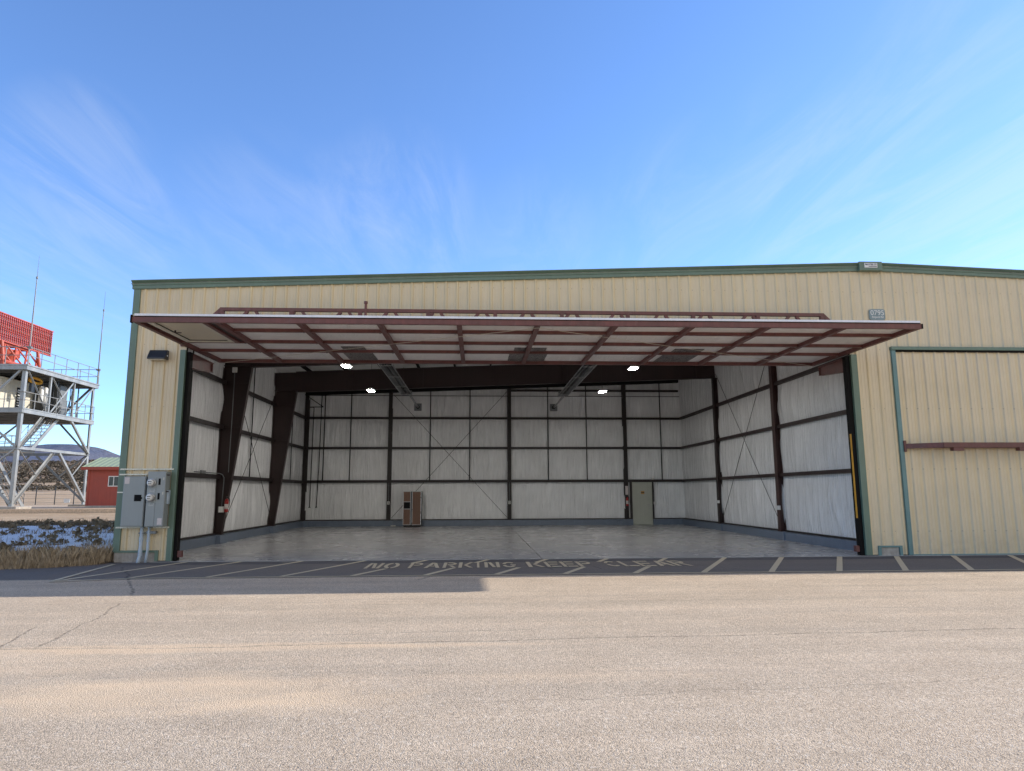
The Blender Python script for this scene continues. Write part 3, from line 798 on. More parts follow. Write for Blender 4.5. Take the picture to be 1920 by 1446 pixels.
# bracing rods
def rod(p, q): MB().tube(p, q, .011, 6).build('brace_rod', M['girt'], HG)
rod((IXR - .09, 6.3, .55), (IXR - .09, 12.15, 6.95)); rod((IXR - .09, 12.1, .55), (IXR - .09, 6.35, 6.95))
rod((IXL + .2, 6.5, .55), (IXL + .2, 12.2, 6.2)); rod((IXL + .2, 12.2, .55), (IXL + .2, 6.5, 6.2))
rod((-5.0, IYB - .21, .42), (.9, IYB - .21, 6.95)); rod((.9, IYB - .21, .42), (-5.0, IYB - .21, 6.75))
# jambs, tracks, guide shoes
MB().box(OPL + .0, OPL + .09, .02, .20, .015, 5.36).build('door_jamb', M['black'], HG, bevel=.005)
MB().box(OPR - .11, OPR - .0, .02, .20, .015, 5.36).build('door_jamb', M['black'], HG, bevel=.005)
MB().box(OPR - .125, OPR - .11, .03, .09, .98, 3.22).build('warning_stripe', M['yellow'], HG)
MB().box(OPL + .09, OPL + .19, .05, .18, .10, .26).build('guide_shoe', M['brown'], HG, bevel=.006)
MB().box(OPR - .21, OPR - .11, .05, .18, .10, .26).build('guide_shoe', M['brown'], HG, bevel=.006)
for x0, x1 in ((OPL + .02, OPL + .15), (OPR - .15, OPR - .02)):
    t = MB(); xm = (x0 + x1) / 2
    t.prism([(x0 + .05, .2, 4.96), (x0 + .05, 1.45, 5.08), (x0 + .05, 1.45, 5.33), (x0 + .05, .2, 5.33)], (.02, 0, 0))
    t.box(x0, x1, .2, 1.5, 5.31, 5.335).hexa([(x0, .2, 4.94), (x1, .2, 4.94), (x1, 1.48, 5.06), (x0, 1.48, 5.06)], [(x0, .2, 4.96), (x1, .2, 4.96), (x1, 1.48, 5.08), (x0, 1.48, 5.08)])
    t.box(x0 + .01, x1 - .01, 1.46, 1.48, 5.08, 5.31)
    t.build('door_track', M['brown'], HG)

# ---- the open tilt door: a flat panel lying level across the head of the opening
PL, PR, PYO, PYI = -8.13, 9.50, -3.23, 1.88
pz = lambda y: 5.357 + (y - PYO) * .0131
TD = MB()
def slab(mb, x0, x1, y0, y1, lo, hi): mb.hexa([(x0, y0, pz(y0) + lo), (x1, y0, pz(y0) + lo), (x1, y1, pz(y1) + lo), (x0, y1, pz(y1) + lo)], [(x0, y0, pz(y0) + hi), (x1, y0, pz(y0) + hi), (x1, y1, pz(y1) + hi), (x0, y1, pz(y1) + hi)])
slab(TD, PL, PR, PYO, PYO + .09, 0, .115); slab(TD, PL, PR, PYI - .09, PYI, 0, .115)
slab(TD, PL, PL + .10, PYO + .09, PYI - .09, 0, .114); slab(TD, PR - .10, PR, PYO + .09, PYI - .09, 0, .114)
TD = TD.build('tilt_door', M['brown'], HG, label='large tilt door swung up level under the gable, brown steel frame seen from below')
def slabpart(name, mat, *a, **k):
    m = MB()
    for q in a: slab(m, *q)
    return m.build(name, mat, TD, **k)
slabpart('door_edge', M['white_trim'], (PL + .06, PR - .05, PYO - .035, PYO + .03, .130, .178))
slabpart('edge_seal', M['black'], (PL + .05, PR - .03, PYO - .012, PYO + .02, .115, .130), (PL - .03, PL, PYO - .02, PYO + .05, -.02, .155), (PR, PR + .02, PYO - .02, PYO + .04, 0, .112))
slabpart('door_skin', M['siding'], (PL, PR, PYO + .03, PYI, .145, .17))
slabpart('door_insulation', M['ceilvinyl'], (PL + 1.62, PR - .1, PYO + .09, PYI - .09, .098, .112), (PL + .1, PL + 1.62, -.85, PYI - .09, .098, .112))
bays = [PL + (PR - PL) * i / 10 for i in range(11)]
for x in bays[1:-1]: slabpart('door_beam', M['brown'], (x - .055, x + .055, PYO + .09, PYI - .09, .004, .104))
slabpart('door_beam', M['brown'], (bays[1] - .32, bays[1] - .22, PYO + .09, -.92, .006, .104))
slabpart('door_beam', M['darksteel'], (bays[1] - .22, bays[1] - .055, PYO + .09, -.92, .05, .104))
for yy in (-2.2, -.9, .30):
    for i, (a, b) in enumerate(zip(bays, bays[1:])):
        if i == 0 and yy < -1: slabpart('door_purlin', M['brown'], (a + .1, a + .3, yy - .03, yy + .03, .03, .06)); continue
        slabpart('door_purlin', M['brown'], (a + (.055 if i else .1), b - (.055 if i < 9 else .1), yy - .045, yy + .045, .022, .101))
        slabpart('bolt_plate', M['galvshade'], (b - .13, b - .09, yy - .02, yy + .02, .008, .022))
# walk door set in the panel
wd = MB(); slab(wd, PL + .36, PL + 1.32, PYO + .12, -1.08, .055, .099); WD = wd.build('walk_door', M['cream_door'], TD, label='cream walk door lying flat in the raised panel')
slabpart('walk_door_frame', M['offwhite'], (PL + .24, PL + .36, PYO + .10, -.96, .02, .12), (PL + 1.32, PL + 1.42, PYO + .10, -.96, .02, .12), (PL + .36, PL + 1.32, -1.08, -.96, .02, .12))
slabpart('walk_door_gap', M['black'], (PL + .10, PL + .24, PYO + .1, -.96, .10, .118), (PL + .358, PL + .372, PYO + .12, -1.08, .040, .056), (PL + .36, PL + 1.32, -1.095, -1.08, .04, .056))
hd = MB(); hy = -2.15; hd.tube((PL + .46, hy, pz(hy) + .055), (PL + .46, hy, pz(hy) + .0), .02, 8).tube((PL + .46, hy, pz(hy) + .0), (PL + .60, hy, pz(hy) - .0), .011, 8); hd.build('handle', M['darksteel'], TD)
# torn foil patches on the inner bays
for x0, x1 in ((-4.35, -3.55), (.22, 1.28), (4.55, 5.55)):
    slabpart('foil_patch', M['patch'], (x0, x1, .36, PYI - .11, .080, .094), (x0 + .1, x1 - .1, -.2 + .0, .24, .080, .094))
# stay wires under the panel
for q in ((.7, -3.05, -7.9, 1.7), (.7, -3.05, 9.3, 1.7)):
    MB().tube((q[0], q[1], pz(q[1]) - .02), (q[2], q[3], pz(q[3]) - .02), .006, 5).build('stay_wire', M['offwhite'], TD)
# truss across the outer face of the door (stands up now the door lies level)
tz0 = pz(-.4) + .172; tzt = 6.45; ty = -.40
tr = MB(); x0, x1 = PL + .80, PR - .80
tr.box(x0 + .0, x1, ty - .05, ty + .05, tzt - .085, tzt).box(PL + .02, PR - .02, ty - .05, ty + .05, tz0, tz0 + .1)
tr.bar((PL + .03, ty, tz0 + .06), (x0 + .03, ty, tzt - .043), .098, .085); tr.bar((PR - .03, ty, tz0 + .06), (x1 - .03, ty, tzt - .043), .098, .085)
TRS = tr.build('door_truss', M['brown'], TD)
nv = 9; zz = [x0 + .05 + (x1 - x0 - .1) * i / nv for i in range(nv + 1)]
for x in zz: MB().box(x - .05, x + .05, ty - .048, ty + .048, tz0 + .1, tzt - .086).build('truss_post', M['brown'], TD)
pk = [x0 + .80 + (x1 - x0 - .1) / 13.3 * i for i in range(13)]
dg = MB()
for x in pk:
    dg.bar((x - .10, ty, tzt - .085), (x - .66, ty, tz0 + .12), .07, .075); dg.bar((x + .10, ty + .001, tzt - .085), (x + .56, ty + .001, tz0 + .12), .068, .075)
dg.build('truss_web', M['brown'], TD)
MB().box(-3.62, -3.56, ty - .075, ty - .05, tzt - .24, tzt + .13).tube((-3.59, ty - .06, tzt + .13), (-3.59, ty - .06, tzt + .19), .05, 8).build('lift_lug', M['brown'], TD)

# ---- closed tilt door of the other unit
DX0, DX1 = 10.845, 28.36
cd = MB(); siding(cd, DX0, DX1, .03, 5.50, y=.0, off=.1)
CD = cd.build('tilt_door', M['siding'], HG, recalc=False, label='closed corrugated tilt door with a brown rail across its middle')
MB().box(DX0 - .115, DX0 + .0, -.07, .0, .02, 5.53).build('door_frame', M['bluegreen'], CD, bevel=.006)
MB().box(DX1, DX1 + .115, -.07, .0, .02, 5.53).build('door_frame', M['bluegreen'], CD, bevel=.006)
MB().box(DX0 - .14, DX1 + .14, -.12, .0, 5.53, 5.62).build('door_frame', M['green'], CD, bevel=.006)
MB().box(DX0, DX1, -.075, .0, 5.485, 5.53).build('head_seal', M['black'], CD)
MB().box(DX0, DX1, -.04, .0, .005, .035).build('bottom_seal', M['bluegreen'], CD)
# (horizontal truss projecting from the face)
zc, yf = 2.88, -.58
cr = MB(); a, b = DX0 + .72, DX1 - .72
cr.box(a, b, yf - .045, yf + .045, zc - .065, zc + .065).bar((DX0 + .05, -.08, zc), (a + .02, yf, zc), .09, .128).bar((DX1 - .05, -.08, zc), (b - .02, yf, zc), .09, .128)
cr.box(DX0 - .02, DX0 + .04, -.11, -.03, zc - .15, zc + .15).box(DX1 - .04, DX1 + .02, -.11, -.03, zc - .15, zc + .15)
cr.build('door_truss', M['brown'], CD)
dg = MB(); n = 24; st_ = (b - a) / n
for i in range(n):
    p0 = (a + i * st_, yf + .04 if i % 2 == 0 else -.05, zc); p1 = (a + (i + 1) * st_, -.05 if i % 2 == 0 else yf + .04, zc); dg.bar(p0, p1, .05, .05)
dg.box(DX0 + .1, DX1 - .1, -.10, -.04, zc - .05, zc + .05)
dg.build('truss_web', M['brown'], CD)
for i in range(9):
    x = 11.98 + i * 1.80
    if x < DX1 - .8: MB().box(x - .14, x + .14, yf - .03, yf + .12, zc - .15, zc - .066).tube((x - .08, yf - .035, zc - .13), (x - .08, yf - .02, zc - .13), .012, 6).build('truss_bracket', M['brown'], CD)

# ---- walk door in the back wall
bd = MB().box(7.50, 8.41, IYB - .115, IYB - .07, .02, 2.15)
BD = bd.build('walk_door', M['grey_door'], HG, bevel=.004, label='grey green walk door in the back wall with a small amber sign')
MB().box(7.43, 7.50, IYB - .135, IYB, .012, 2.215).box(8.41, 8.48, IYB - .135, IYB, .012, 2.215).box(7.50, 8.41, IYB - .135, IYB, 2.15, 2.215).build('door_frame', M['grey_door'], BD)
MB().tube((8.32, IYB - .115, 1.02), (8.32, IYB - .18, 1.02), .022, 10).tube((8.33, IYB - .175, 1.02), (8.19, IYB - .175, 1.02), .012, 8).build('handle', M['tarnish'], BD)
MB().box(7.32, 7.42, IYB - .20, IYB, .30, 2.20).build('door_post', M['girt'], HG)
MB().box(8.49, 8.56, IYB - .18, IYB, .30, 2.20).build('door_post', M['girt'], HG)
es = MB().box(7.90, 8.08, IYB - .123, IYB - .117, 1.585, 1.735)
ES = tag(es.build('exit_sign', M['amber']), 'small amber exit sign on the back walk door', 'sign')
ORG[ES.name] = Vector((0, 0, 0))
MB().box(7.905, 8.075, IYB - .128, IYB - .124, 1.635, 1.69).build('sign_panel', M['darksteel'], ES)
text_mesh('EXIT', .06, M['amber'], 'lettering', ES, (7.99, IYB - .130, 1.662), (1, 0, 0), (0, 0, 1), 1.1)

# ================================================================== THINGS ON AND IN THE HANGAR
# wall lamp
wl = empty('wall_lamp', (-8.94, -.03, 5.25), 'black wedge wall lamp on the left pier beside the opening', 'wall lamp')
MB().prism([(-9.17, -.035, 5.12), (-9.17, -.26, 5.12), (-9.17, -.26, 5.16), (-9.17, -.13, 5.375), (-9.17, -.035, 5.375)], (.46, 0, 0)).build('lamp_body', M['lamp_body'], wl, bevel=.012)
MB().box(-9.13, -8.75, -.24, -.08, 5.105, 5.12).build('lens', M['lens'], wl)
MB().tube((-8.71, -.14, 5.22), (-8.695, -.14, 5.22), .02, 10).build('photocell', M['white'], wl)
# address sign
ad = empty('address_sign', (10.43, -.04, 6.53), 'slate plaque reading 0795 on the gable above the raised door end', 'sign')
pts = []
for i in range(24):
    a = 2 * math.pi * i / 24; c_, s_ = math.cos(a), math.sin(a)
    pts.append((10.43 + .225 * math.copysign(abs(c_) ** .28, c_), -.05, 6.535 + .155 * math.copysign(abs(s_) ** .28, s_)))
MB().prism(pts, (0, .03, 0)).build('plaque', M['signgrey'], ad)
text_mesh('0795', .20, M['white'], 'lettering', ad, (10.43, -.056, 6.578), (1, 0, 0), (0, 0, 1), 1.0, bold=.001)
text_mesh('Airport Rd', .075, M['white'], 'lettering', ad, (10.43, -.056, 6.462), (1, 0, 0), (0, 0, 1), 1.0, bold=.002)
# maker's sign on the ridge cap
mk = empty('maker_sign', (10.29, -.18, 7.9), "small white builder's plate on the ridge cap", 'sign')
zs = zt(10.3) + .085
MB().box(10.10, 10.47, -.186, -.177, zs - .065, zs + .065).build('plate', M['white'], mk)
text_mesh('P&W STEEL CO', .062, M['navy'], 'lettering', mk, (10.285, -.188, zs + .022), (1, 0, 0), (0, 0, 1), .78, bold=.002)
ln = MB()
for i in range(9): ln.box(10.22 + i * .026, 10.24 + i * .026, -.188, -.186, zs - .042, zs - .022)
ln.build('fine_print', M['navy'], mk)

# electrical gear
c1 = empty('breaker_cabinet', (-9.22, -.06, .87), 'plain grey enclosure with one black square window, left of the meters', 'cabinet')
MB().box(-9.485, -8.945, -.268, -.075, .875, 2.115).build('enclosure', M['cab'], c1, bevel=.008)
MB().box(-9.47, -8.955, -.280, -.269, .90, 2.09).build('door', M['cab'], c1, bevel=.005)
MB().box(-9.19, -9.02, -.286, -.281, 1.50, 1.66).box(-9.02, -9.0, -.292, -.281, 1.555, 1.60).build('window', M['cabdark'], c1)
MB().box(-9.45, -9.335, -.284, -.281, 1.93, 2.09).build('warning_label', M['label'], c1)
c2 = empty('meter_cabinet', (-8.64, -.06, .87), 'grey enclosure carrying two round glass electric meters', 'cabinet')
MB().box(-8.88, -8.43, -.318, -.075, .875, 2.235).build('enclosure', M['cab'], c2, bevel=.008)
MB().box(-8.873, -8.655, -.330, -.319, 1.83, 2.09).box(-8.873, -8.655, -.330, -.319, 1.47, 1.80).box(-8.873, -8.655, -.330, -.319, .89, 1.44).build('cover', M['cab'], c2, bevel=.004)
MB().box(-8.648, -8.437, -.332, -.319, .89, 2.222).build('door', M['cab'], c2, bevel=.004)
for z in (1.955, 1.592):
    MB().lathe((-8.765, -.331, z), [(.105, 0), (.105, .025), (.092, .03)], 24, 'y').build('meter_ring', M['tarnish'], c2)
    MB().lathe((-8.765, -.361, z), [(.088, 0), (.086, .06), (.074, .085), (.02, .092)], 24, 'y').build('meter', M['white'], c2, smooth=True)
    dm = MB(); dm.box(-8.81, -8.72, -.456, -.452, z + .018, z + .034).box(-8.80, -8.73, -.456, -.452, z - .03, z - .018).build('meter_dial', M['cabdark'], c2)
for z in (1.985, 1.625): MB().box(-8.605, -8.552, -.338, -.333, z - .085, z + .075).build('window', M['cabdark'], c2, bevel=.01)
for z in (1.745, 1.40):
    MB().box(-8.80, -8.69, -.334, -.331, z - .012, z + .004).tube((-8.785, -.331, z + .03), (-8.785, -.345, z + .03), .013, 8).tube((-8.675, -.331, z + .03), (-8.675, -.345, z + .03), .013, 8).build('latch', M['tarnish'], c2)
for z in (2.02, 1.66): MB().box(-8.49, -8.47, -.336, -.333, z, z + .07).build('tag', M['offwhite'], c2)
MB().box(-8.57, -8.46, -.336, -.333, .925, 1.085).build('warning_label', M['label'], c2)
MB().box(-8.43, -8.385, -.22, -.12, 1.43, 1.77).build('side_cover', M['pvc'], c2, bevel=.006)
for x, z in ((-8.42, 2.13), (-8.42, 1.72)): MB().box(x - .0, x + .05, -.3, -.26, z, z + .03).build('hinge', M['darksteel'], c2)
def strut(x0, x1, z, lab):
    m = MB().box(x0, x1, -.070, -.040, z - .005, z + .017).box(x0, x1, -.076, -.070, z - .019, z - .006)
    k = x0 + .06
    while k < x1: m.box(k, k + .045, -.078, -.070, z - .005, z + .016); k += .085
    return tag(m.build('mounting_strut', M['unistrut']), lab, 'strut', 'slotted zinc struts on the left pier')
strut(-9.69, -8.37, 2.30, 'slotted zinc strut above both electric enclosures')
strut(-9.70, -9.03, 2.168, 'short slotted zinc strut at the top of the plain enclosure')
strut(-9.69, -8.38, .850, 'slotted zinc strut under both electric enclosures')
tag(MB().box(-9.72, -9.49, -.075, -.055, 1.705, 1.735).build('mounting_strut', M['unistrut']), 'short zinc strut stub on the corner trim left of the plain enclosure', 'strut', 'slotted zinc struts on the left pier')
cj = MB().path([(-9.005, -.15, .87), (-9.005, -.15, .25), (-9.005, -.155, .18), (-9.02, -.19, .05), (-9.025, -.20, -.02)], .042, 14)
cj = tag(cj.build('conduit', M['pvc'], smooth=True), 'thick grey plastic conduit under the plain enclosure', 'conduit')
ORG[cj.name] = Vector((0, 0, 0))
MB().tube((-9.005, -.15, .52), (-9.005, -.15, .62), .049, 14).tube((-9.006, -.152, .16), (-9.005, -.15, .32), .050, 14).build('coupling', M['pvc'], cj)
MB().box(-9.07, -8.94, -.18, -.06, .70, .73).build('clamp', M['galvshade'], cj)
cj = MB().path([(-8.83, -.15, .87), (-8.83, -.15, .30), (-8.845, -.155, .15), (-8.85, -.16, -.02)], .032, 14)
cj = tag(cj.build('conduit', M['pvc'], smooth=True), 'thin grey plastic conduit under the meters', 'conduit')
ORG[cj.name] = Vector((0, 0, 0))
MB().tube((-8.83, -.15, .50), (-8.83, -.15, .58), .038, 14).build('coupling', M['pvc'], cj)
MB().box(-8.89, -8.66, -.17, -.06, .70, .76).build('clamp', M['galvshade'], cj)
# fridge
fx0, fx1, fy = -4.34, -3.43, IYB - .95
fz = empty('refrigerator', (-3.885, fy, 0), 'wood fronted side by side refrigerator against the back wall', 'refrigerator')
MB().box(fx0, fx1, fy + .06, fy + .72, .05, 1.76).build('cabinet', M['lamp_body'], fz, bevel=.01)
xm = fx0 + .40
L = MB().box(fx0 + .015, xm - .03, fy, fy + .06, .12, 1.74).build('door', M['fridgewood'], fz, bevel=.006)
Rr = MB().box(xm + .06, fx1 - .03, fy, fy + .06, .12, 1.74).build('door', M['fridgewood'], fz, bevel=.006)
MB().box(fx0, fx0 + .022, fy - .008, fy + .05, .11, 1.75).box(xm - .045, xm - .025, fy - .008, fy + .05, .11, 1.75).box(fx0, xm - .03, fy - .008, fy + .05, 1.235, 1.255).box(fx0, xm - .03, fy - .008, fy + .05, .88, .90).box(fx0, xm - .03, fy - .009, fy + .05, .10, .12).box(fx0, xm - .03, fy - .009, fy + .05, 1.74, 1.76).build('door_trim', M['tarnish'], L)
MB().box(xm + .04, xm + .065, fy - .008, fy + .05, .11, 1.75).box(fx1 - .04, fx1 - .01, fy - .008, fy + .05, .11, 1.75).box(xm + .06, fx1 - .03, fy - .009, fy + .05, .10, .12).box(xm + .06, fx1 - .03, fy - .009, fy + .05, 1.74, 1.76).build('door_trim', M['tarnish'], Rr)
MB().box(xm - .022, xm - .004, fy - .05, fy, .5, 1.7).build('handle', M['lamp_body'], L)
MB().box(xm + .012, xm + .03, fy - .05, fy, .5, 1.7).build('handle', M['lamp_body'], Rr)
MB().box(fx0 + .04, xm - .05, fy - .014, fy - .002, .905, 1.23).box(fx0 + .08, xm - .08, fy - .016, fy - .013, 1.0, 1.12).build('dispenser', M['cabdark'], L)
MB().box(fx0 + .03, fx1 - .03, fy + .04, fy + .6, .0, .10).build('plinth', M['black'], fz)
# fire extinguishers
def extinguisher(loc, lab):
    e = empty('fire_extinguisher', loc, lab, 'fire extinguisher', 'fire extinguishers in the hangar'); v = Vector(loc)
    MB().lathe(v, [(.062, 0), (.066, .02), (.066, .36), (.05, .42), (.022, .45)], 18).build('cylinder', M['red'], e, smooth=True)
    MB().lathe(v, [(.0675, .10), (.0675, .27)], 18).build('label', M['label'], e, smooth=True)
    MB().tube(v + Vector((0, 0, .45)), v + Vector((0, 0, .50)), .018, 8).box(v.x - .015, v.x + .015, v.y - .11, v.y + .03, v.z + .50, v.z + .525).build('valve', M['darksteel'], e)
    MB().path([v + Vector((.02, 0, .48)), v + Vector((.09, 0, .46)), v + Vector((.10, 0, .35)), v + Vector((.085, 0, .15))], .011, 6).build('hose', M['black'], e)
    return e
e1 = extinguisher((-9.16, 6.09, 1.06), 'red fire extinguisher hung on the first left column')
copy_thing(e1, (7.12, IYB - .34, .98), 'red fire extinguisher on the post beside the back walk door')
def card(x0, x1, y, z0, z1, lab):
    return tag(MB().box(x0, x1, y - .012, y, z0, z1).build('notice', M['label']), lab, 'notice')
card(7.05, 7.19, IYB - .262, 1.55, 2.0, 'faded notice above the extinguisher by the back walk door')
# conduits and boxes inside
def jbox(name, loc, s, lab, grp=None):
    x, y, z = loc
    return tag(MB().box(x - s, x + s, y - .07, y, z - s * 1.15, z + s * 1.15).build(name, M['white'], bevel=.008), lab, 'electrical box', grp)
y6 = 6.25 - .12
c = MB().path([(-9.44, 3.9, 2.36), (-9.44, 5.7, 2.36), (-9.42, 6.0, 2.36), (-9.36, 6.10, 2.32), (-9.31, y6, 2.22), (-9.31, y6, 2.05), (-9.335, y6, 1.22)], .016, 8)
tag(c.build('conduit', M['galvshade'], smooth=True), 'steel conduit bending down onto the first left column', 'conduit')
jbox('outlet_box', (-9.33, y6, 1.15), .085, 'white outlet box low on the first left column')
jbox('junction_box', (-9.15, y6, 5.96), .08, 'white junction box high on the first left column')
tag(MB().path([(-9.15, y6 - .02, 5.9), (-9.155, y6 - .02, 4), (-9.17, y6 - .02, 2.4)], .014, 8).build('conduit', M['galvshade'], smooth=True), 'straight thin conduit running up the first left column', 'conduit')
tag(MB().box(-9.46, -9.40, 4.4, 4.75, 2.32, 2.42).build('junction_box', M['galvshade'], bevel=.006), 'grey box on the lowest girt of the left wall', 'electrical box')
for x, lab in ((-5.16, 'white outlet on the back wall post left of the refrigerator'), (1.02, 'white outlet on the middle post of the back wall')):
    b_ = tag(MB().box(x - .055, x + .055, IYB - .31, IYB - .241, 1.10, 1.26).build('outlet_box', M['white'], bevel=.006), lab, 'electrical box', 'outlets on the back wall posts')
    ORG[b_.name] = Vector((0, 0, 0))
    MB().box(x - .02, x + .02, IYB - .316, IYB - .311, 1.13, 1.165).box(x - .02, x + .02, IYB - .316, IYB - .311, 1.195, 1.23).build('socket', M['cabdark'], b_)
    tag(MB().tube((x, IYB - .26, 1.26), (x, IYB - .26, 2.2), .012, 8).build('conduit', M['galvshade']), 'thin conduit above the ' + lab[6:], 'conduit')
jbox('light_switch', (8.60, IYB - .12, 1.12), .06, 'white switch on the right of the back walk door')
tag(MB().tube((8.60, IYB - .15, 1.19), (8.56, IYB - .15, 2.28), .012, 8).build('conduit', M['galvshade']), 'thin conduit above the switch by the back walk door', 'conduit')
tag(MB().lathe((8.52, IYB - .2, 2.33), [(.05, 0), (.09, .03), (.09, .06), (.03, .08)], 14).build('emergency_lamp', M['white']), 'round white emergency lamp above the back walk door', 'lamp')
jbox('outlet_box', (IXR - .26, 6.06, 1.12), .065, 'white outlet box on the nearer brown post of the right wall')
jbox('outlet_box', (IXR - .25, 12.2, 1.25), .055, 'white outlet box on the farther post of the right wall')
tag(MB().box(-5.0, -4.75, IYB - .45, IYB - .35, .012, .07).build('rag', M['white'], bevel=.02), 'small white scrap on the floor by the refrigerator', 'scrap')
# black gas pipes in the left back corner
gp = MB(); yb = IYB - .26
gp.path([(-9.30, yb, 6.08), (-9.11, yb, 6.08), (-9.09, yb, 6.03), (-9.11, yb, 3), (-9.12, yb, .98)], .022, 8).path([(-8.62, yb, 6.10), (-9.30, yb, 6.09)], .022, 8)
gp.tube((-9.12, yb, .96), (-9.12, yb, 1.0), .05, 8)
tag(gp.build('gas_pipe', M['black']), 'black pipe with a top branch in the left back corner', 'pipe', 'black pipes in the back corner')
gp = MB().path([(-8.70, yb, 6.9), (-8.73, yb, 3), (-8.78, yb, .98)], .022, 8).tube((-8.78, yb, .96), (-8.78, yb, 1.0), .05, 8).path([(-9.5, yb - .3, 6.7), (-8.62, yb, 6.10)], .02, 8)
tag(gp.build('gas_pipe', M['black']), 'straight black pipe nearest the first seam of the back wall', 'pipe', 'black pipes in the back corner')
# radiant tube heaters hung under the roof
def heater(xc, lab):
    h = empty('radiant_heater', (xc, 9, 6.1), lab, 'heater', 'radiant tube heaters under the roof')
    y0, y1 = 3.2, 13.1; z = 6.12
    sh = MB().hexa([(xc - .23, y0, z - .02), (xc + .23, y0, z - .02), (xc + .23, y1, z - .02), (xc - .23, y1, z - .02)], [(xc - .09, y0, z + .16), (xc + .09, y0, z + .16), (xc + .09, y1, z + .16), (xc - .09, y1, z + .16)])
    sh.f.pop(-6)      # open underneath
    sh.build('reflector', M['galvshade'], h, recalc=False)
    MB().tube((xc - .09, y0, z + .04), (xc - .09, y1, z + .04), .05, 10).tube((xc + .09, y0, z + .04), (xc + .09, y1, z + .04), .05, 10).build('burner_tube', M['lamp_body'], h, smooth=True)
    r = MB()
    for k in (-.235, .235): r.box(xc + k - .012, xc + k + .012, y0, y1, z - .035, z - .01)
    yy = y0 + .2
    while yy < y1: r.box(xc - .22, xc + .22, yy, yy + .03, z - .05, z - .03); yy += 2.35
    r.build('guard_rail', M['tarnish'], h)
    MB().tube((xc + .1, y1, z + .02), (xc + .1, IYB - .16, z + .0), .05, 10).build('flue_pipe', M['tarnish'], h, smooth=True)
    MB().box(xc - .2, xc + .22, y1 - .1, y1 + .14, z - .05, z + .17).build('end_box', M['galvshade'], h)
    MB().box(xc - .09, xc + .29, IYB - .14, IYB - .06, z - .19, z + .19).build('wall_plate', M['galvshade'], h)
    MB().lathe((xc + .1, IYB - .141, z), [(.09, 0), (.09, .02), (.055, .03)], 16, 'y').build('flue_collar', M['cabdark'], h)
    hg = MB()
    for yy in (4.5, 8, 11.5): hg.tube((xc, yy, z + .16), (xc, yy, zt(xc) - .2), .006, 5)
    hg.build('hanger', M['girt'], h); return h
heater(-3.86, 'galvanised tube heater hung left of the middle post')
heater(3.28, 'galvanised tube heater hung right of the middle post')
# high bay lights
def bay_light(loc, lab):
    e = empty('high_bay_light', loc, lab, 'ceiling light', 'lit ceiling lights'); x, y, z = loc
    MB().box(x - .16, x + .16, y - .27, y + .27, z + .01, z + .05).box(x - .08, x + .08, y - .1, y + .1, z + .05, z + .12).build('housing', M['white'], e, bevel=.01)
    MB().box(x - .12, x + .12, y - .21, y + .21, z - .004, z + .01).build('diffuser', M['led'], e)
    MB().tube((x, y, z + .12), (x, y, zt(x) - .2), .008, 6).build('hanger', M['girt'], e); return e
p0 = bay_light((-5.07, 4.93, 5.9), 'lit rectangular light nearest the opening, left row')
for (x, y), lab in (((-5.1, 10.6), 'lit rectangular light deeper inside, left row'), ((4.72, 5.1), 'lit rectangular light nearest the opening, right row'), ((4.64, 10.6), 'lit rectangular light deeper inside, right row')):
    copy_thing(p0, (x, y, 5.9), lab)

# ================================================================== RADAR TOWER
TX0, TX1, TY0, TY1 = -41.4, -32.5, 31.45, 40.35
TZ = (.70, 4.80, 7.60, 10.65)
TW = empty('radar_tower', ((TX0 + TX1) / 2, (TY0 + TY1) / 2, .7), 'grey galvanised lattice tower with stairs, decks and an equipment cabin', 'tower')
corners = [(TX0, TY0), (TX1, TY0), (TX1, TY1), (TX0, TY1)]
for (x, y) in corners:
    sx = 1 if x == TX0 else -1; sy = 1 if y == TY0 else -1
    MB().box(x, x + sx * .02, y, y + sy * .24, .75, TZ[3]).box(x + sx * .02, x + sx * .24, y, y + sy * .02, .75, TZ[3]).box(x - sx * .12, x + sx * .3, y - sy * .12, y + sy * .3, .78, .82).build('leg', M['galv'], TW)
    MB().box(x - .85, x + .85, y - .85, y + .85, .3, .86).build('footing', M['concrete'], TW, bevel=.04)
def brace(p, q, w=.15, m='galv'): MB().angle(p, q, w).build('brace', M[m], TW)
def face(a, b, m):
    """bracing of one face between bottom corners a and b"""
    a = Vector((a[0], a[1], 0)); b = Vector((b[0], b[1], 0)); P = lambda k, z: tuple(a.lerp(b, k) + Vector((0, 0, z)))
    brace(P(0, TZ[1]), P(1, TZ[1]), .20, m)
    brace(P(.02, TZ[0] + .35), P(.47, TZ[1] - .08), .17, m); brace(P(.98, TZ[0] + .35), P(.53, TZ[1] - .08), .17, m)
    brace(P(.02, TZ[1] - .05), P(.25, TZ[0] + 2.35), .10, m); brace(P(.98, TZ[1] - .05), P(.75, TZ[0] + 2.35), .10, m)
    brace(P(.02, TZ[1] + .1), P(.30, TZ[2] - .12), .15, m); brace(P(.98, TZ[1] + .1), P(.64, TZ[2] - .12), .15, m)
    brace(P(.03, TZ[3] - .3), P(.31, TZ[2] + .1), .13, m); brace(P(.34, TZ[3] - .25), P(.52, TZ[2] + 1.3), .12, m); brace(P(.66, TZ[3] - .25), P(.36, TZ[2] + .1), .13, m); brace(P(.97, TZ[3] - .3), P(.72, TZ[2] + .4), .12, m)
    brace(P(.32, TZ[2] + .1), P(.32, TZ[3] - .2), .13, m); brace(P(.66, TZ[2] + .1), P(.66, TZ[3] - .2), .13, m)
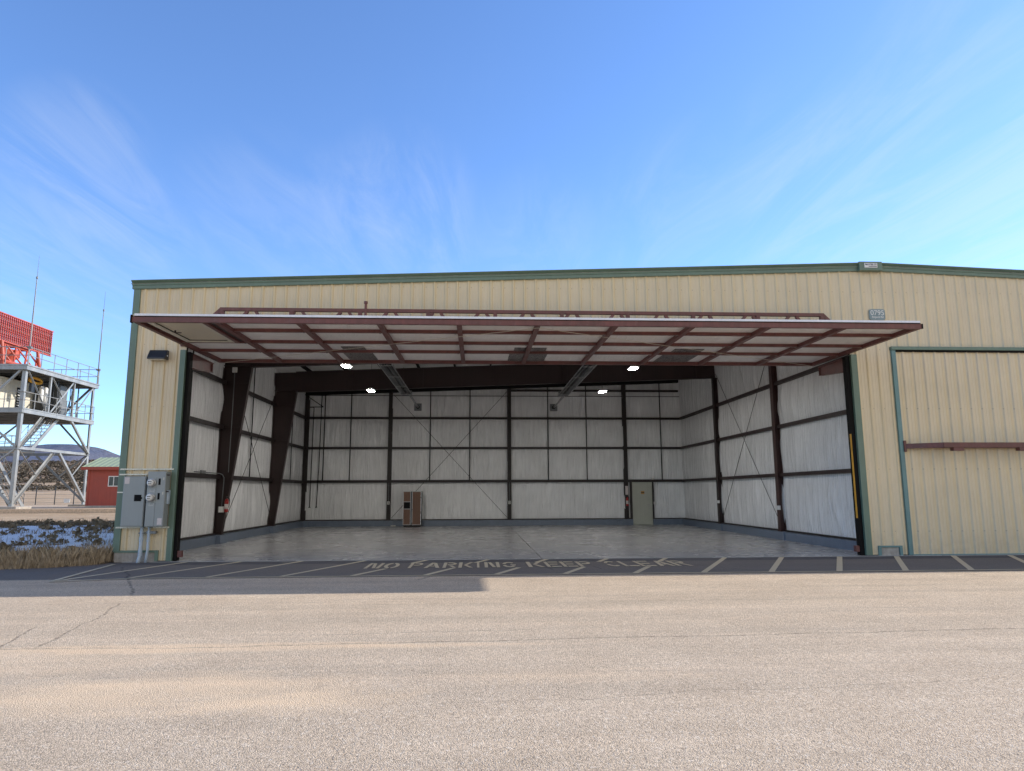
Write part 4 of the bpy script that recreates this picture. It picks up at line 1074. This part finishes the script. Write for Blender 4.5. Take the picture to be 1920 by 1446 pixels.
face((TX1, TY0), (TX1, TY1), 'galv'); face((TX0, TY0), (TX1, TY0), 'galv'); face((TX1, TY1), (TX0, TY1), 'galvshade'); face((TX0, TY1), (TX0, TY0), 'galvshade')
MB().box(TX0 - .25, TX1 + .25, TY0 - .25, TY1 + .25, TZ[3] - .0, TZ[3] + .10).box(TX0 - .2, TX1 + .2, TY0 - .22, TY0 - .1, TZ[3] - .28, TZ[3]).box(TX1 + .08, TX1 + .2, TY0 - .1, TY1 + .2, TZ[3] - .28, TZ[3]).box(TX0 - .2, TX1 + .08, TY1 + .1, TY1 + .2, TZ[3] - .28, TZ[3]).box(TX0 - .2, TX0 - .08, TY0 - .1, TY1 + .1, TZ[3] - .28, TZ[3]).build('deck', M['galv'], TW)
MB().box(TX0 - .1, TX1 + .15, TY0 - .15, TY1 + .1, TZ[2] - .0, TZ[2] + .08).box(TX0, TX1 + .1, TY0 - .12, TY0 - .02, TZ[2] - .26, TZ[2]).box(TX1 + .02, TX1 + .12, TY0 - .02, TY1 + .1, TZ[2] - .26, TZ[2]).box(TX0, TX1, TY1 - .1, TY1 + .05, TZ[2] - .25, TZ[2]).build('deck', M['galv'], TW)
jm = MB()
for i in range(1, 7): jm.box(TX0, TX1, TY0 + i * 1.27, TY0 + i * 1.27 + .12, TZ[3] - .26, TZ[3]).box(TX0, TX1, TY0 + i * 1.27, TY0 + i * 1.27 + .12, TZ[2] - .24, TZ[2])
jm.build('deck_joist', M['galvshade'], TW)
MB().box(TX1 - 4.2, TX1 - .3, TY0 + .4, TY0 + 2.4, TZ[1] - .16, TZ[1] - .02).build('landing', M['galv'], TW)
def rails(z, h, x0, x1, y0, y1, n, m='galv'):
    r = MB()
    P = [(x0, y0), (x1, y0), (x1, y1), (x0, y1), (x0, y0)]
    for (ax, ay), (bx, by) in zip(P, P[1:]):
        for hh in (h, h * .52): r.tube((ax, ay, z + hh), (bx, by, z + hh), .026, 6)
        for i in range(n):
            k = i / n; r.tube((ax + (bx - ax) * k, ay + (by - ay) * k, z), (ax + (bx - ax) * k, ay + (by - ay) * k, z + h), .028, 6)
    return r.build('handrail', M[m], TW)
rails(TZ[3] + .1, 1.25, TX0 - .15, TX1 + .15, TY0 - .15, TY1 + .15, 6)
rails(TZ[2] + .08, 1.15, TX0, TX1 + .08, TY0 - .08, TY1, 7)
rails(TZ[1] - .02, 1.1, TX1 - 4.2, TX1 - 1.6, TY0 + .4, TY0 + 2.4, 3)
# stair from the landing up to the cabin deck, and one down
def stair(p, q, w, n):
    p = Vector(p); q = Vector(q); m = MB(); d = q - p; side = Vector((1, 0, 0)) * w / 2
    for s_ in (-1, 1): m.bar(p + side * s_, q + side * s_, .06, .28)
    for i in range(1, n): c_ = p + d * i / n; m.box(c_.x - w / 2, c_.x + w / 2, c_.y - .13, c_.y + .13, c_.z - .02, c_.z + .02)
    m.build('stair', M['galv'], TW)
    r = MB()
    for s_ in (-1, 1):
        for hh in (1., .55): r.tube(p + side * s_ + Vector((0, 0, hh)), q + side * s_ + Vector((0, 0, hh)), .024, 6)
        for i in range(4): c_ = p + d * (i / 3) + side * s_; r.tube(c_, c_ + Vector((0, 0, 1.)), .024, 6)
    r.build('handrail', M['galvshade'], TW)
stair((TX1 - .9, TY0 + 2.0, TZ[1] - .05), (TX1 - .9, TY0 + 5.2, TZ[2]), .95, 11)
stair((TX1 - 3.6, TY0 + 6.2, .7), (TX1 - 3.6, TY0 + 2.2, TZ[1] - .05), .95, 15)
# cabin between the decks
cab = MB().box(TX0 + 1.2, TX1 - 2.4, TY0 + 1.2, TY1 - 2.2, TZ[2] + .2, TZ[3] - .55).build('cabin', M['offwhite'], TW)
sl = MB()
for i in range(18): x = TX0 + 1.3 + i * .29; sl.box(x, x + .05, TY0 + 1.16, TY0 + 1.2, TZ[2] + .2, TZ[3] - .55)
sl.build('cabin_rib', M['galvshade'], cab)
lv = MB()
for i in range(8): lv.box(TX1 - 2.39, TX1 - 2.33, TY0 + 3.0, TY0 + 3.9, TZ[2] + .4 + i * .19, TZ[2] + .48 + i * .19)
lv.build('louvre', M['white'], cab)
MB().box(TX1 - 2.39, TX1 - 2.36, TY0 + 2.95, TY0 + 3.95, TZ[2] + .35, TZ[2] + 1.95).build('louvre_back', M['cabdark'], cab)
MB().box(TX1 - 2.0, TX1 - .9, TY1 - 3.2, TY1 - 2.2, TZ[2] + .1, TZ[3] - .5).build('cabinet', M['galvshade'], TW, bevel=.03)
MB().box(TX1 - 2.2, TX1 - 1.5, TY0 + 4.8, TY0 + 5.8, TZ[2] + .1, TZ[3] - .9).box(TX1 - 1.6, TX1 - 1., TY0 + 5.9, TY0 + 6.2, TZ[2] + .1, TZ[2] + 1.6).build('cabinet', M['lamp_body'], TW, bevel=.03)
for yy in (3.4, 3.9): MB().lathe((TX1 - .9, TY0 + yy, TZ[2] + .9), [(.12, 0), (.16, .05), (.16, 1.1), (.08, 1.2)], 12).build('tank', M['white'], TW, smooth=True)
rg = MB()
for i in range(20):
    a0 = 2 * math.pi * i / 20; a1 = 2 * math.pi * (i + 1) / 20; c0 = Vector((TX1 - 1., TY0 + 2.75, TZ[3] - .62))
    rg.tube(c0 + Vector((0, .72 * math.cos(a0), .18 * math.sin(a0))), c0 + Vector((0, .72 * math.cos(a1), .18 * math.sin(a1))), .10, 6, caps=False)
rg.build('cable_coil', M['yellow'], TW)
MB().box(TX1 - 1.15, TX1 - .95, TY0 + 2.3, TY0 + 2.7, TZ[3] - 1.5, TZ[3] - .7).build('hoist', M['lamp_body'], TW)
vt = MB()
for i in range(26):
    x = TX1 - random.uniform(.5, 1.8); y = TY0 + random.uniform(4.2, 7.9); vt.tube((x, y, TZ[2] + .1), (x + random.uniform(-.3, .3), y + random.uniform(-.5, .5), TZ[3] - .3), random.uniform(.02, .05), 5)
vt.build('cable_run', M['lamp_body'], TW)
# lightning rods
for (x, y), lab in (((TX1 + .12, TY0 - .05), 'tall thin lightning rod on the nearer corner of the radar tower'), ((TX1 + .12, TY1 + .05), 'tall thin lightning rod on the farther corner of the radar tower')):
    r = empty('lightning_rod', (x, y, TZ[3]), lab, 'lightning rod', 'lightning rods on the radar tower')
    MB().tube((x, y, TZ[3] - .2), (x, y, TZ[3] + 4), .055, 8, .045).tube((x, y, TZ[3] + 4), (x, y, TZ[3] + 6.4), .04, 8, .03).build('pole', M['galvshade'], r)
    MB().tube((x, y, TZ[3] + 6.4), (x, y, 18.75), .016, 6, .008).lathe((x, y, TZ[3] + 6.35), [(.03, 0), (.07, .06), (.07, .16), (.02, .22)], 8).build('tip', M['galvshade'], r)
    MB().box(x - .14, x + .14, y - .1, y + .1, TZ[3] + 1.25, TZ[3] + 1.40).build('clamp', M['galvshade'], r)
# rotating array antenna
AX, AY0, AY1, AZ0, AZ1 = -36.0, 32.0, 39.7, 13.02, 15.03
AN = empty('radar_antenna', (TX0 + 4.45, 35.85, TZ[3] + .1), 'flat orange array antenna of many vertical columns on the tower', 'antenna')
n = 34
for i in range(n):
    y = AY0 + (AY1 - AY0) * i / (n - 1); m = MB().box(AX - .07, AX + .01, y - .048, y + .048, AZ0 + .02, AZ1 - .02)
    for k in range(11): zz_ = AZ0 + .12 + k * (AZ1 - AZ0 - .2) / 11; m.box(AX + .01, AX + .05, y - .05, y + .02, zz_, zz_ + .06)
    m.build('array_column', M['orange'], AN)
for k in range(11):
    zz_ = AZ0 + .10 + k * (AZ1 - AZ0 - .2) / 11
    MB().box(AX - .055, AX + .005, AY0, AY1, zz_, zz_ + .05).build('array_rail', M['lamp_body'] if k % 3 else M['galvshade'], AN)
MB().box(AX - .10, AX + .06, AY0 - .1, AY1 + .1, AZ1 - .02, AZ1 + .06).box(AX - .10, AX + .06, AY0 - .1, AY1 + .1, AZ0 - .06, AZ0 + .02).build('array_frame', M['salmon'], AN)
gm = MB()
for i in range(n - 1):
    y = AY0 + (AY1 - AY0) * (i + .5) / (n - 1)
    for k in range(10): zz_ = AZ0 + .1 + k * (AZ1 - AZ0 - .1) / 10; gm.box(AX - .08, AX - .06, y - .07, y + .07, zz_, zz_ + .022)
gm.build('array_backing', M['salmon'], AN)
mt_ = MB(); bx0, bx1, by0, by1 = AX - 2.2, AX + .2, 32.2, 37.2
def tb(p, q, r=.11): mt_.tube(p, q, r, 8)
tb((AX - .2, 31.6, AZ0 - .12), (AX - .2, 37.4, AZ0 - .12)); tb((AX - 1.6, 32, AZ0 - .12), (AX - 1.6, 37, AZ0 - .12)); tb((AX + .5, 33.5, TZ[3] + .75), (AX + .5, 38.2, TZ[3] + .75), .14); tb((AX - 2.2, 33.5, TZ[3] + .75), (AX - 2.2, 38.2, TZ[3] + .75), .14)
for k in range(5):
    y = 32 + k * 1.3
    tb((AX - .2, y, AZ0 - .12), (AX + .5, min(38.1, y + 1.1), TZ[3] + .75), .07); tb((AX - .2, y + 1.2, AZ0 - .12), (AX + .5, max(33.5, y), TZ[3] + .75), .07); tb((AX - 1.6, y, AZ0 - .12), (AX - .2, y, AZ0 - .12), .06); tb((AX - 1.6, y, AZ0 - .12), (AX - 2.2, y + .6, TZ[3] + .75), .07)
tb((AX + .5, 38.0, TZ[3] + .1), (AX + .3, 37.6, AZ0 - .1), .12); tb((AX + .5, 33.6, TZ[3] + .1), (AX + .3, 33.4, AZ0 - .1), .12)
mt_.build('support_frame', M['salmon'], AN)
MB().lathe((TX0 + 4.45, 35.85, TZ[3] + .1), [(1.1, 0), (1.1, .35), (.7, .5), (.6, 1.2), (.9, 1.4), (.9, 1.9)], 20).build('pedestal', M['salmon'], AN, smooth=True)

# shed behind the tower
sx0, sx1, sy0, sy1 = -28.95, -22.8, 34.0, 38.2
SH = empty('shed', ((sx0 + sx1) / 2, (sy0 + sy1) / 2, .7), 'small barn red shed with a pale green roof behind the hangar corner', 'shed')
m = MB().box(sx0, sx1, sy0, sy1, .85, 3.62)
x = sx0 + .4
while x < sx1: m.box(x - .012, x + .012, sy0 - .004, sy0, .85, 3.6); x += .41
m.build('wall', M['redshed'], SH)
MB().box(sx0 - .03, sx0 + .12, sy0 - .03, sy0 - .0, .85, 3.58).build('corner_board', M['redshed'], SH)
MB().box(sx0 - .02, sx1 + .02, sy0 - .015, sy1, .6, .85).build('foundation', M['concrete'], SH)
rf = MB(); ym = (sy0 + sy1) / 2
rf.prism([(sx0 - .35, sy0 - .35, 3.55), (sx0 - .35, ym, 4.35), (sx0 - .35, sy1 + .35, 3.55), (sx0 - .35, sy1 + .35, 3.63), (sx0 - .35, ym, 4.43), (sx0 - .35, sy0 - .35, 3.63)], (sx1 - sx0 + .7, 0, 0))
x = sx0 - .3
while x < sx1 + .35: rf.bar((x, sy0 - .35, 3.638), (x, ym, 4.438), .03, .03); x += .41
rf.build('roof', M['palegreen'], SH)
MB().box(sx0 - .36, sx1 + .36, sy0 - .38, sy0 - .351, 3.42, 3.64).build('fascia', M['redshed'], SH)
sw = MB().box(-27.50, -26.72, sy0 - .03, sy0 - .004, 2.22, 2.98).build('window', M['white'], SH)
MB().box(-27.44, -27.14, sy0 - .036, sy0 - .031, 2.28, 2.92).box(-27.08, -26.78, sy0 - .036, sy0 - .031, 2.28, 2.92).build('pane', M['glass_dark'], sw)

# chain link fence beyond the pad
FN = empty('chain_link_fence', (-50, 62, .6), 'dark chain link fence beyond the radar tower', 'fence')
fxs = [-66 + i * 2.05 for i in range(24)]
for x in fxs: MB().tube((x, 62, .3), (x, 62, 2.6), .05, 6).build('post', M['lamp_body'], FN)
wr = MB()
for z in (.75, 1.2, 1.65, 2.1, 2.55): wr.tube((fxs[0], 62, z), (fxs[-1], 62, z), .012, 4)
wr.build('wire', M['galvshade'], FN)
tag(MB().box(-46.4, -45.75, 61.7, 61.75, .75, 1.15).build('white_panel', M['white']), 'small white board standing by the fence', 'board')

# ================================================================== LIGHT, SKY, CAMERA
sun_to = Vector((1.865, .478, 1.0)).normalized()
su = bpy.data.lights.new('sun', 'SUN'); su.energy = 5.0; su.angle = R(.55); su.color = (1., .93, .83)
so = bpy.data.objects.new('sun', su); col.objects.link(so); so.rotation_euler = (-sun_to).to_track_quat('-Z', 'Y').to_euler()
wd_ = bpy.data.worlds.new('World'); sc.world = wd_; wd_.use_nodes = True
t = NT(wd_.node_tree); bg = wd_.node_tree.nodes['Background']
sky = t.new('ShaderNodeTexSky'); sky.sky_type = 'NISHITA'; sky.sun_disc = False
sky.sun_elevation = math.asin(sun_to.z); sky.sun_rotation = math.atan2(sun_to.x, sun_to.y); sky.altitude = 1800; sky.air_density = 1.; sky.dust_density = .6; sky.ozone_density = 1.5
d = t.new('ShaderNodeTexCoord').outputs['Generated']; s = t.sep(d)
c = t.mix(1., sky.outputs[0], (1.80, 2.40, 3.15, 1), 'MULTIPLY')
c = t.mix(t.ramp(s[2], .63, .92, 0, .92, True), c, (.05, .09, .2, 1))  # overhead sky above the frame darkened to cut fill on shaded ground
# cirrus: streaks drawn out on a high flat layer
zc_ = t.math('MAXIMUM', s[2], .03); u = t.math('DIVIDE', s[0], zc_); v = t.math('DIVIDE', s[1], zc_)
cmb = t.new('ShaderNodeCombineXYZ'); t.put(cmb.inputs[0], u); t.put(cmb.inputs[1], v)
mp = t.new('ShaderNodeMapping'); mp.inputs[2].default_value = (0, 0, R(7)); mp.inputs[3].default_value = (1.7, .34, 1); t.l.new(cmb.outputs[0], mp.inputs[0])
fine = t.noise(mp.outputs[0], 2.4, 9, .66, .8); broad = t.noise(cmb.outputs[0], .42, 4, .5, .4)
cir = t.math('MULTIPLY', t.ramp(fine, .42, .80, smooth=True), t.ramp(broad, .44, .66, smooth=True))
cir = t.math('MULTIPLY', cir, t.ramp(s[2], .02, .2))
def wisp(px, py, pz_, r, k, prev):
    q = Vector((px, py, pz_)).normalized(); dt = t.new('ShaderNodeVectorMath', operation='DOT_PRODUCT'); t.put(dt.inputs[0], d); dt.inputs[1].default_value = q
    f = t.ramp(dt.outputs['Value'], math.cos(r), 1., 0, k, True)
    return f if prev is None else t.math('MAXIMUM', prev, f)
wsp = None
for q in [(-.475, .786, .396, .10, .7), (-.450, .82, .345, .09, .75), (-.42, .851, .316, .08, .5), (-.294, .883, .367, .13, .35), (-.215, .907, .363, .12, .5), (-.108, .914, .39, .13, .75), (-.072, .933, .353, .09, .5), (.08, .932, .355, .12, .4), (.295, .884, .363, .16, .4), (.446, .811, .379, .18, .65), (.568, .737, .367, .22, .75), (.605, .699, .382, .2, .7), (.54, .678, .498, .13, .45), (-.525, .809, .265, .18, .5)]: wsp = wisp(*q, wsp)
cir2 = t.math('MULTIPLY', wsp, t.ramp(fine, .34, .72, smooth=True))
veil = t.math('ADD', t.ramp(s[2], .0, .45, .10, .02), t.math('MULTIPLY', t.ramp(s[0], .2, .7, 0, .08, True), t.ramp(s[2], .3, .6, 1, .3)))
tot = t.math('MINIMUM', t.math('ADD', t.math('ADD', t.math('MULTIPLY', cir, .03), t.math('MULTIPLY', cir2, .27)), veil), .8)
c = t.mix(tot, c, (9., 9.6, 10.6, 1))
# broad bright cloud bank added out of view opposite the building as facade fill
mp2 = t.new('ShaderNodeMapping'); mp2.inputs[3].default_value = (1, 1, 2.6); t.l.new(d, mp2.inputs[0])
cn = t.noise(mp2.outputs[0], 2.1, 7, .58, .3)
dw = t.math('ADD', t.math('MULTIPLY', s[0], -.5), t.math('MULTIPLY', s[1], .866))
fill_bank = t.math('MULTIPLY', t.math('MULTIPLY', t.ramp(dw, -.70, -.15, 1, 0, True), t.ramp(s[2], .38, .75, 1, 0, True)), t.ramp(cn, .30, .52, .3, 1., True))
fill_bank = t.math('MULTIPLY', fill_bank, t.ramp(s[2], -.01, .04))
c = t.mix(fill_bank, c, (12.6, 11.8, 10.2, 1))
t.put(bg.inputs[0], c); bg.inputs[1].default_value = .10

cd_ = bpy.data.cameras.new('camera'); cd_.sensor_width = 36; cd_.lens = 1290.6921 / 1920 * 36; cd_.clip_start = .05; cd_.clip_end = 20000
co = bpy.data.objects.new('camera', cd_); col.objects.link(co)
pit, rol, yaw = R(8.844548), R(-.202035), R(2.938912)
f0 = Vector((math.sin(yaw), math.cos(yaw), 0)); r0 = Vector((math.cos(yaw), -math.sin(yaw), 0)); z0 = Vector((0, 0, 1))
fw = f0 * math.cos(pit) + z0 * math.sin(pit); u0 = z0 * math.cos(pit) - f0 * math.sin(pit)
rr = r0 * math.cos(rol) + u0 * math.sin(rol); uu = u0 * math.cos(rol) - r0 * math.sin(rol)
co.matrix_world = Matrix(((rr.x, uu.x, -fw.x, -.6721), (rr.y, uu.y, -fw.y, -18.1118), (rr.z, uu.z, -fw.z, 1.68), (0, 0, 0, 1)))
sc.camera = co
sc.view_settings.view_transform = 'Standard'; sc.view_settings.look = 'None'; sc.view_settings.exposure = 0
sc.render.engine = 'CYCLES'; sc.cycles.use_denoising = True; sc.cycles.max_bounces = 8; sc.cycles.diffuse_bounces = 4
